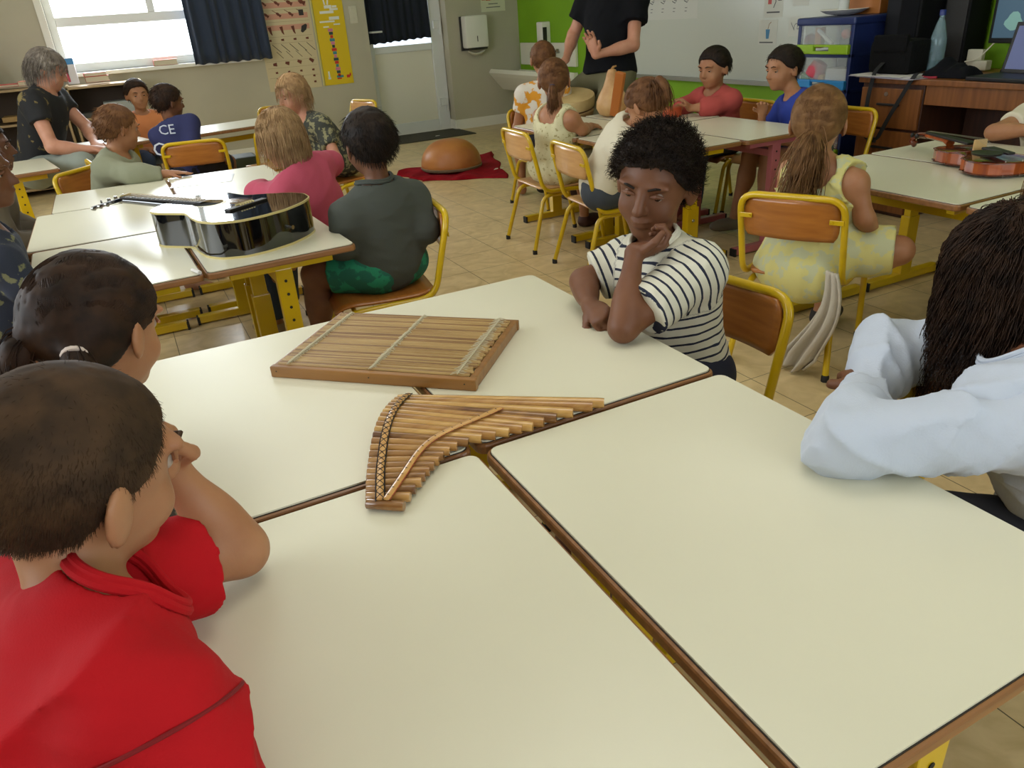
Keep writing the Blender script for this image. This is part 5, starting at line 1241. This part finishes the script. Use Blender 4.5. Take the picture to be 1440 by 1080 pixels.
            for i in range(6):
                d2 = nz(d_ * .7 + np.array([0, 0, -.45]) + np.array(hair.get('drift', (0, 0, 0)), float) * .3); q_ = p_ + d2 * tl / 6
                for c_, R_, ra_, of_ in [skull] + tlc:
                    z_ = (q_ - c_) @ R_; k_ = np.sqrt(((z_ / (ra_ + of_ + .010)) ** 2).sum())
                    if k_ < 1: q_ = (z_ / k_) @ R_.T + c_
                G2.cone(p_, q_, w_ * (1, 1.25, 1.3, 1.2, 1.0, .75)[i], w_ * (1.25, 1.3, 1.2, 1.0, .75, .35)[i], .01); p_ = q_; d_ = d2
            G2.noise(.002, 150, 2); V, Q = G2.mesh(); np_mesh('hair_tail_core', V, Q, m, root, True, None, loc)
            e_ = MB().lathe([(.012, -.006), (.017, -.004), (.018, 0), (.017, .004), (.012, .006)], n=16).build('hair_tie', hair.get('tie', mat('tie_dark', (60, 50, 60), .7)), root, smooth=True)
            zc = Vector(td_).to_track_quat('Z', 'Y').to_matrix().to_4x4(); zc.translation = Vector(g - loc); e_.matrix_local = zc @ Matrix.Scale(hs * hair.get('tw', 1) ** .5, 4)
# clothing materials
def patt(name, base, c2, sc_=40, thr=.55, rough=.85):
    return mat(name, base, rough, c2=c2, ns=sc_, contrast=(thr, thr + .04), bump=.1, bs=300)
M_tee_red = mat('red_jersey_cotton', (182, 16, 26), .85, c2=(166, 16, 24), ns=5, bump=.12, bs=500, spec=.2)
m = bpy.data.materials.new('striped_jersey'); m.use_nodes = True; nt = m.node_tree; b = nt.nodes['Principled BSDF']; b.inputs['Roughness'].default_value = .85
atn = nt.nodes.new('ShaderNodeAttribute'); atn.attribute_name = 'stripe'
ml = nt.nodes.new('ShaderNodeMath'); ml.operation = 'MULTIPLY'; ml.inputs[1].default_value = 1 / .0215; nt.links.new(atn.outputs['Fac'], ml.inputs[0])
fr2 = nt.nodes.new('ShaderNodeMath'); fr2.operation = 'FRACT'; nt.links.new(ml.outputs[0], fr2.inputs[0])
lt = nt.nodes.new('ShaderNodeMath'); lt.operation = 'LESS_THAN'; lt.inputs[1].default_value = .25; nt.links.new(fr2.outputs[0], lt.inputs[0])
mx = nt.nodes.new('ShaderNodeMix'); mx.data_type = 'RGBA'; mx.inputs[6].default_value = (*lin((208, 204, 186)), 1); mx.inputs[7].default_value = (*lin((24, 30, 52)), 1)
nt.links.new(lt.outputs[0], mx.inputs[0]); nt.links.new(mx.outputs[2], b.inputs['Base Color']); M_stripe = m
H_ = hair_mat
hb = H_('hair_dark_brown', (30, 19, 13), (54, 35, 22)); hk = H_('hair_black_brown', (24, 17, 13), (38, 27, 19)); hm = H_('hair_brown', (86, 56, 34), (112, 76, 46)); hl = H_('hair_light_brown', (98, 68, 40), (126, 92, 56)); hgy = H_('hair_grey_brown', (110, 100, 90), (140, 130, 118)); hbl = H_('hair_sand', (140, 110, 76), (170, 138, 98)); hbuzz = H_('hair_buzz', (50, 36, 24), (72, 52, 34), .7)
# --- foreground
person('boy in a red T-shirt leaning his cheek on his hand at the near left table', (-.33, .58, .44), (-.128, .675, .775), (-.120, .757, .868), 32, s=1.08, hs=1.04, az=20, pitch=14, roll=6,
       armL=dict(e=(.005, .865, .642), w=(-.045, .865, .785), d=(-.10, -.25, 1), n=(-.5, -.8, .1), curl=.55), armR=dict(e=(-.085, .445, .575), w=(-.02, .46, .46), curl=.4), shw=.110,
       skin='light', top=dict(m=M_tee_red, sleeve=.72, loose=1.25, o=.013, hem=.09, folds=.012, ffr=24, fseed=4, collar=True, seam=mat('red_seam', (120, 10, 16), .9)), bottom=dict(m=mat('shorts_blue', (40, 50, 80), .9)), hair=dict(style='short', m=hbuzz, thick=.005, len=.008, n=15000, K=3, lift=.45, comb=(-.1, .1, -.6), wid=.00032, rough=.4), h=.0042)
person('girl with low pigtails and speckled top at the table corner by the zither', (-.33, 1.17, .44), (-.145, 1.19, .715), (-.100, 1.262, .850), 46, s=1.02, hs=1.03, az=30, pitch=18,
       armL=dict(w=(-.20, 1.38, .50), curl=.4), armR=dict(w=(-.16, 1.06, .46), curl=.4), skin='light',
       top=dict(m=patt('speckled_knit', (120, 106, 84), (52, 46, 40), 60, .5), sleeve=1.9, o=.011), bottom=dict(m=mat('leggings_dark', (40, 40, 46), .9), len=1.9),
       hair=dict(style='pigtails', m=hb, thick=.010, n=6500, K=8, wid=.0006, gather=[(-.100, .028, -.018), (-.088, -.048, -.034)], tail=[(-.8, .5, -.5), (-.6, -.6, -.6)], tlen=.10, tn=260, tw=1.1, tie=mat('tie_white', (206, 190, 180), .7)), h=.0055)
person('boy in a navy striped white T-shirt resting his chin on his hand', (1.070, 1.305, .44), (1.018, 1.325, .760), (1.030, 1.362, .886), -146, s=1.0, shw=.100, hs=1.07, az=195, pitch=12, roll=-8,
       armL=dict(e=(.835, 1.205, .634), w=(.905, 1.265, .768), d=(.92, -.30, .12), n=(.1, .35, .9), curl=.8), armR=dict(e=(.895, 1.455, .655), w=(.850, 1.355, .632), d=(-.15, -1, -.05), n=(.6, -.2, -.8), curl=.95),
       skin='tan', top=dict(m=M_stripe, sleeve=.72, loose=1.35, o=.011, stripe=True, hem=.10, noise=.8, folds=.0035, ffr=44, fseed=3, collar=True, cm=mat('tee_offwhite', (208, 204, 186), .85)), bottom=dict(m=mat('shorts_navy', (30, 34, 52), .9)),
       hair=dict(style='short', m=hk, thick=.012, len=.024, n=4200, K=9, lift=.45, comb=(.35, .1, .15), curl=.0036, wid=.0008, rough=2.6, front=-.002), h=.0048)
person('girl with long curly dark hair in a white hooded top, arms folded', (1.22, .47, .44), (1.135, .560, .742), (1.190, .655, .815), 138, s=1.06, hs=1.03, az=125, pitch=20,
       armL=dict(e=(.832, .632, .645), w=(.985, .735, .640), d=(.7, .7, 0), n=(0, 0, -1), curl=.5), armR=dict(e=(1.12, .80, .655), w=(1.0, .735, .625), d=(-.8, -.6, -.1), n=(0, 0, -1), curl=.6),
       legs=dict(L=[(1.00, .66, .42), (1.00, .68, .06)], R=[(1.42, .64, .42), (1.42, .68, .06)]), skin='tan',
       top=dict(m=mat('white_sweat_cotton', (184, 192, 206), .85, bump=.1, bs=300, sheen=.1), sleeve=1.93, o=.011, cuff=True, hem=.10, noise=1.2, nw=.95, folds=.010, ffr=42, fseed=7, collar=True, ), bottom=dict(m=mat('leggings_dark'), len=1.9),
       hair=dict(style='long', m=hb, thick=.012, len=.265, n=5600, K=24, noears=True, curl=.0062, wid=.0010, drift=(.02, -.06, 0), rough=2, nape=.03, back=.30, spread=.30, maxf=.065, extra=[(np.array([.96, .585, .66]), np.eye(3), np.array([.19, .075, .065]), 0.0)]), h=.0052)
hood = Field((.90, .40, .58), (1.30, .72, .86), .006); hood.ell((1.045, .545, .705), np.eye(3), (.070, .050, .034), .02); hood.ell((1.00, .555, .690), np.eye(3), (.045, .04, .026), .03); hood.cone((1.10, .50, .735), (1.04, .52, .715), .040, .034, .03); hood.ell((1.14, .50, .74), np.eye(3), (.06, .06, .04), .03); hood.folds(.008, 50, 3); hood.noise(.002, 70, 2)
V, Q = hood.mesh(); ho = bpy.data.objects[[o.name for o in bpy.data.objects if o.get('label', '').startswith('girl with long curly')][0]]; np_mesh('hood', V, Q, mat('white_sweat_cotton'), ho, True, None, np.array(ho.location))
# --- guitar island
person('boy in a dark grey shirt and green shorts seen from behind beside the guitar', (.775, 2.62, .44), (.768, 2.60, .712), (.765, 2.625, .868), 100, s=1.10, hs=1.04, az=105, pitch=6,
       armL=dict(e=(.615, 2.60, .55), w=(.60, 2.72, .50), curl=.4), armR=dict(e=(.91, 2.57, .55), w=(.82, 2.74, .50), curl=.4), legs=dict(L=[(.52, 2.72, .42), (.50, 2.78, .06)], R=[(.62, 2.88, .42), (.60, 2.95, .06)]), shw=.122,
       skin='tan', top=dict(m=mat('charcoal_jersey', (66, 70, 64), .9, bump=.1, bs=300), sleeve=1.9, o=.012, hem=.10, folds=.004, ffr=30, collar=True), bottom=dict(m=patt('green_leaf_shorts', (24, 96, 78), (30, 130, 96), 18, .5), len=.7),
       hair=dict(style='short', m=hk, thick=.012, len=.022, n=1800, K=4, lift=.4, comb=(-.1, 0, -.6), wid=.0009), shoes=mat('shoe_brown', (70, 58, 46), .7), h=.007)
person('child with light brown hair in a pink jumper leaning over the guitar table', (.72, 3.20, .44), (.615, 3.20, .730), (.590, 3.27, .845), 118, s=1.05, hs=1.04, az=125, pitch=16,
       armL=dict(e=(.46, 3.30, .63), w=(.52, 3.42, .625), curl=.3), armR=dict(e=(.80, 3.36, .70), w=(.66, 3.44, .66), curl=.3), legs=dict(L=[(.45, 3.28, .42), (.42, 3.30, .06)], R=[(.55, 3.44, .42), (.52, 3.5, .06)]),
       skin='light', top=dict(m=mat('raspberry_jumper', (178, 72, 94), .9, bump=.1, bs=300), sleeve=1.9, o=.014, hem=.10, folds=.005, ffr=30), bottom=dict(m=mat('jeans_blue', (56, 70, 96), .9), len=1.9),
       hair=dict(style='long', m=hbl, thick=.011, len=.10, n=1100, K=7, wid=.0016, curl=.001, noears=True), shoes=mat('shoe_sand', (150, 130, 100), .7), h=.008)
person('child in a grey green jumper stretching an arm over the table end', (-.11, 4.50, .44), (-.025, 4.47, .725), (.02, 4.50, .845), 20, s=1.05, hs=1.02, az=-25, pitch=14,
       armR=dict(e=(.02, 4.27, .640), w=(.17, 4.24, .625), d=(1, .1, -.05), n=(0, 0, -1), curl=.08), armL=dict(w=(.10, 4.50, .55), curl=.3), skin='light',
       top=dict(m=mat('sage_jumper', (134, 136, 112), .9, bump=.1, bs=300), sleeve=1.9, o=.014, cuff=True, folds=.005, ffr=30), bottom=dict(m=mat('jeans_blue'), len=1.9), hair=dict(style='short', m=hm, thick=.010, len=.024, n=800, K=4, wid=.0014), h=.009)
bs_ = person('child in a navy lettered shirt and black shorts with back to us', (.42, 5.66, .44), (.345, 5.70, .745), (.365, 5.80, .855), 20, s=1.0, hs=1.02, az=75, pitch=10,
       armR=dict(e=(.40, 5.50, .50), w=(.57, 5.62, .47), curl=.4), armL=dict(w=(.42, 5.90, .50)), legs=dict(L=[(.42, 5.98, .43), (.42, 6.0, .06)], R=[(.66, 5.80, .42), (.68, 5.86, .06)]), skin='tan',
       top=dict(m=mat('navy_jersey', (36, 40, 82), .85, bump=.1, bs=300), sleeve=.6, o=.012), bottom=dict(m=mat('shorts_black', (22, 22, 30), .9), len=.95), hair=dict(style='short', m=hb, thick=.011, len=.022, n=700, K=4, wid=.0014), h=.009)
tx = text('shirt_lettering', 'CE', .085, (.30 - .42, 5.57 - 5.66, .70), (pi / 2, 0, D2(-15)), mat('shirt_print', (190, 196, 205), .7), bs_)
text('shirt_lettering', 'O', .12, (.235 - .42, 5.60 - 5.66, .58), (pi / 2, 0, D2(-15)), mat('shirt_print'), bs_)
person('grey haired adult in a black flowered top sitting by the shelves', (-.52, 6.12, .50), (-.34, 6.06, .960), (-.285, 6.10, 1.105), -10, s=1.32, hs=1.14, az=-22, pitch=26, shw=.13,
       armR=dict(e=(-.38, 5.78, .66), w=(-.17, 5.76, .62), d=(1, .2, -.1), n=(0, 0, -1), curl=.4), armL=dict(e=(-.16, 6.12, .72), w=(-.14, 5.88, .64), d=(.2, -1, -.1), n=(0, 0, -1), curl=.4),
       legs=dict(L=[(-.16, 5.98, .52), (-.12, 5.95, .07)], R=[(-.24, 5.68, .54), (-.20, 5.62, .07)]), skin='pink', top=dict(m=patt('black_floral', (22, 22, 24), (120, 104, 60), 14, .62), sleeve=.45, o=.014, hem=.10), bottom=dict(m=mat('grey_trousers', (132, 138, 128), .9), len=1.7, name='trousers'),
       hair=dict(style='long', m=hgy, thick=.013, len=.085, n=900, K=6, wid=.0018, curl=.002, back=.6), shoes=mat('shoe_dark', (40, 36, 34), .7), h=.010, bulk=1.05, cat='person')
person('child in dark patterned clothes bending forward behind the pink jumper', (1.27, 5.02, .47), (1.07, 4.97, .74), (1.02, 4.98, .88), 200, s=1.10, hs=1.02, az=200, pitch=15,
       armL=dict(w=(.98, 4.80, .55)), armR=dict(w=(.95, 5.05, .58)), legs=dict(L=[(1.03, 4.82, .47), (1.13, 4.72, .08)], R=[(1.0, 5.05, .46), (1.06, 5.05, .08)]), skin='pink',
       top=dict(m=patt('dark_floral_cotton', (52, 54, 46), (128, 124, 90), 38, .52), sleeve=.6, o=.012, skirt=.75), hair=dict(style='long', m=hbl, thick=.012, len=.09, n=600, K=6, wid=.0018), shoes=mat('sandal_black', (30, 28, 28), .7), h=.010)
person('small child in an orange top beyond the navy shirted child', (.22, 6.72, .44), (.22, 6.70, .74), (.22, 6.68, .87), -80, s=1.0, hs=1.0, az=-85, pitch=5, skin='light', top=dict(m=mat('orange_top', (204, 128, 78), .9), sleeve=.6, o=.012), bottom=dict(m=mat('jeans_blue'), len=1.8),
       hair=dict(style='short', m=hb, thick=.010, len=.02, n=500, K=4, wid=.0016), h=.010)
# --- left edge
person('brown haired child in dark floral clothes at the left picture edge', (-.51, 2.92, .44), (-.45, 2.88, .735), (-.41, 2.86, .905), -15, s=1.08, hs=1.02, az=20, pitch=5, armR=dict(w=(-.24, 2.86, .55)), armL=dict(w=(-.28, 3.02, .52)), skin='tan',
       top=dict(m=patt('navy_floral', (34, 40, 56), (110, 110, 80), 26, .6), sleeve=.55, o=.012, skirt=.8), hair=dict(style='short', m=hm, thick=.010, len=.02, n=700, K=4, wid=.0014), shoes=mat('shoe_dark'), h=.009)
person('child in a blue T-shirt at the left picture edge behind the pigtailed girl', (-.56, 1.95, .44), (-.50, 1.97, .735), (-.47, 2.02, .87), 40, s=1.08, hs=1.02, az=15, pitch=10, armR=dict(e=(-.38, 1.78, .64), w=(-.27, 1.88, .60), curl=.4), armL=dict(w=(-.30, 2.05, .60)), skin='tan',
       top=dict(m=mat('blue_jersey', (34, 58, 116), .85), sleeve=.6, o=.012), bottom=dict(m=patt('speckled_trousers', (96, 88, 70), (50, 48, 44), 60, .5), len=1.9), hair=dict(style='short', m=hm, thick=.010, len=.02, n=900, K=4, wid=.0012), h=.008)
chair((-.56, 1.97, 0), D2(15), 'yellow framed chair of the child in the blue T-shirt', None)
person('child in brown trousers at the far left behind the narrow table', (-.62, 4.15, .44), (-.56, 4.12, .73), (-.52, 4.12, .86), 0, s=1.05, hs=1.02, az=0, pitch=5, skin='brown', top=dict(m=mat('grey_brown_top', (98, 90, 76), .9), sleeve=1.8, o=.012), bottom=dict(m=mat('brown_trousers', (84, 76, 62), .9), len=1.9, name='trousers'),
       hair=dict(style='short', m=hk, thick=.010, len=.02, n=500, K=4, wid=.0016), h=.010)
# --- centre
person('girl with a ponytail in a cream flowered sleeveless dress at the centre tables', (2.17, 3.80, .44), (2.19, 3.80, .755), (2.222, 3.865, .885), 55, s=1.06, hs=1.04, az=15, pitch=4,
       armR=dict(e=(2.27, 3.66, .632), w=(2.40, 3.78, .625), curl=.3), armL=dict(e=(2.24, 4.00, .66), w=(2.38, 3.92, .625), curl=.3), skin='light',
       top=dict(m=patt('cream_floral_cotton', (206, 200, 160), (160, 150, 104), 55, .60), sleeve=0, o=.011, strap=True, skirt=.8, name='dress'),
       hair=dict(style='pony', m=hm, thick=.009, n=2200, K=6, wid=.0009, gather=[(-.098, .0, -.030)], tail=[(-.6, 0, -.8)], tlen=.16, tn=200, tw=1.2), shoes=mat('sandal_brown', (70, 40, 30), .7), h=.0075)
person('girl in a white T-shirt bending forward over the centre table', (2.05, 3.14, .45), (2.11, 3.00, .735), (2.150, 2.925, .822), 105, s=1.10, hs=1.02, az=-32, pitch=34,
       armR=dict(e=(2.33, 2.88, .66), w=(2.42, 3.02, .635), curl=.3), armL=dict(e=(2.38, 3.16, .66), w=(2.46, 3.06, .635), curl=.3), legs=dict(L=[(2.40, 3.22, .42), (2.42, 3.25, .06)], R=[(2.34, 3.06, .42), (2.36, 3.0, .06)]), skin='light',
       top=dict(m=mat('white_tee', (210, 202, 178), .85, bump=.1, bs=200), sleeve=.55, loose=1.2, o=.015, noise=1.2, folds=.006, ffr=34), bottom=dict(m=mat('shorts_slate', (60, 66, 74), .9), len=.6),
       hair=dict(style='pony', m=hm, thick=.010, n=900, K=6, wid=.0011, gather=[(-.085, .0, .045)], tail=[(-.8, .1, .2)], tlen=.15, tn=200, tw=1.1, tailcol=[], tie=mat('tie_pink', (170, 90, 90), .7)), shoes=mat('sandal_brown'), h=.0075)
person('short haired child in an orange, black and white jersey facing the drummer', (2.60, 4.68, .46), (2.605, 4.69, .80), (2.635, 4.72, .945), 70, s=1.10, hs=1.02, az=75, pitch=4, skin='light',
       top=dict(m=patt('orange_white_jersey', (206, 198, 184), (206, 140, 30), 16, .52), sleeve=.5, o=.012), bottom=dict(m=mat('shorts_black')), hair=dict(style='short', m=hm, thick=.007, len=.012, n=700, K=3, wid=.0012), h=.009)
person('adult in a black T-shirt and olive trousers playing the hand drum', (3.12, 4.66, .80), (3.19, 4.74, 1.30), (3.14, 4.72, 1.50), 215, s=1.34, hs=1.10, az=205, pitch=15, shw=.145,
       armL=dict(e=(3.18, 4.47, .985), w=(2.92, 4.52, .945), d=(-.35, .1, 1), n=(-.8, -.5, 0), curl=.12), armR=dict(e=(3.02, 4.96, 1.06), w=(2.86, 4.80, .92), d=(-.8, -.45, -.35), n=(0, 0, -1), curl=.2),
       legs=dict(L=[(2.93, 4.50, .56), (3.06, 4.52, .08), (-.9, -.4, 0)], R=[(2.76, 4.92, .56), (2.84, 5.02, .08), (-.9, -.4, 0)]), skin='pink', top=dict(m=mat('black_tee', (10, 11, 15), .9, spec=.2), sleeve=.55, loose=1.25, o=.018, hem=.0, boxy=True), bottom=dict(m=mat('olive_trousers', (98, 94, 66), .9), len=1.92, name='trousers'),
       hair=dict(style='short', m=hb, thick=.010, len=.02, n=500, K=4, wid=.0016), shoes=mat('shoe_dark'), h=.009, cat='person', bulk=1.02)
person('dark haired child in a red top across the centre tables', (3.40, 3.80, .44), (3.30, 3.79, .735), (3.265, 3.77, .860), 190, s=1.06, hs=1.04, az=185, pitch=10,
       armL=dict(e=(3.20, 3.68, .65), w=(3.08, 3.75, .65), d=(-.5, .3, .6), curl=.4), armR=dict(e=(3.18, 3.92, .64), w=(3.06, 3.86, .64), curl=.4), skin='light', top=dict(m=mat('coral_top', (172, 72, 66), .9), sleeve=1.5, o=.013), bottom=dict(m=mat('jeans_blue'), len=1.9),
       hair=dict(style='pony', m=hk, thick=.012, n=500, K=6, wid=.0016, gather=[(-.085, 0, .02)], tail=[(-.9, 0, .1)], tlen=.08, tn=90, tw=1.1), h=.009)
bk = person('dark haired boy in a blue T-shirt across the centre tables', (3.42, 3.12, .44), (3.34, 3.18, .735), (3.32, 3.27, .865), 175, s=1.06, hs=1.04, az=165, pitch=8, skin='light',
       armL=dict(w=(3.14, 3.08, .52)), armR=dict(w=(3.20, 3.28, .64)), legs=dict(L=[(3.10, 3.10, .43), (3.02, 3.05, .18), (-.8, -.2, .5)], R=[(3.12, 3.26, .43), (3.06, 3.30, .07)]), top=dict(m=mat('royal_blue_tee', (30, 52, 140), .85), sleeve=.6, o=.013), bottom=dict(m=mat('shorts_grey', (70, 84, 84), .9)),
       hair=dict(style='short', m=hk, thick=.010, len=.02, n=600, K=4, wid=.0014), shoes=mat('shoe_grey', (110, 100, 84), .7), h=.009)
# --- right
person('girl with a loose fair ponytail in a pale yellow dress seen from behind', (2.12, 1.87, .42), (2.11, 1.86, .720), (2.115, 1.905, .838), 35, s=1.04, hs=1.06, az=10, pitch=4,
       armR=dict(e=(2.15, 1.70, .54), w=(2.24, 1.73, .47), curl=.4), armL=dict(e=(2.12, 2.04, .55), w=(2.24, 2.00, .48), curl=.4), legs=dict(L=[(2.37, 2.02, .42), (2.35, 2.0, .07)], R=[(2.27, 1.64, .42), (2.10, 1.76, .375), (-.6, .5, -.2)]), skin='light',
       top=dict(m=patt('pale_yellow_floral', (204, 196, 124), (188, 190, 150), 26, .5), sleeve=.30, o=.013, skirt=.93, drape=True, folds=.006, ffr=44, strap=True, name='dress'),
       hair=dict(style='pony', m=hl, thick=.010, n=3600, K=7, wid=.0010, gather=[(-.10, .0, -.050)], tail=[(-.5, .1, -.9)], tlen=.24, tn=420, tw=2.2, tcurl=.004, drift=(-.05, .25, 0)), shoes=mat('shoe_dark'), h=.0065)
person('child with folded bare arms on the table behind the violin', (3.62, 1.93, .44), (3.52, 1.91, .735), (3.56, 1.88, .88), 180, s=1.06, hs=1.02, az=185, pitch=5,
       armL=dict(e=(3.31, 1.81, .645), w=(3.37, 1.97, .65), d=(.2, 1, 0), curl=.3), armR=dict(e=(3.29, 2.03, .645), w=(3.35, 1.89, .665), d=(.3, -1, .1), curl=.3), skin='light',
       top=dict(m=mat('white_tee'), sleeve=.5, o=.012), bottom=dict(m=mat('jeans_blue')), hair=dict(style='short', m=hm, thick=.01, len=.02, n=400, K=4, wid=.0016), h=.008)
person('child with brown hair and a sparkling hairband cut by the right picture edge', (1.93, .87, .44), (1.93, .90, .735), (1.90, .955, .865), 40, s=1.04, hs=1.0, az=5, pitch=25, skin='light',
       armL=dict(w=(2.16, .98, .56)), armR=dict(w=(2.14, .80, .52)), top=dict(m=mat('mauve_top', (120, 90, 100), .9), sleeve=.6, o=.012), bottom=dict(m=mat('jeans_blue')), hair=dict(style='long', m=hm, thick=.012, len=.2, n=1200, K=8, wid=.0012, noears=True, band=mat('glitter_band', (170, 165, 190), .2, c2=(60, 60, 110), ns=160, metal=.6)), h=.008)
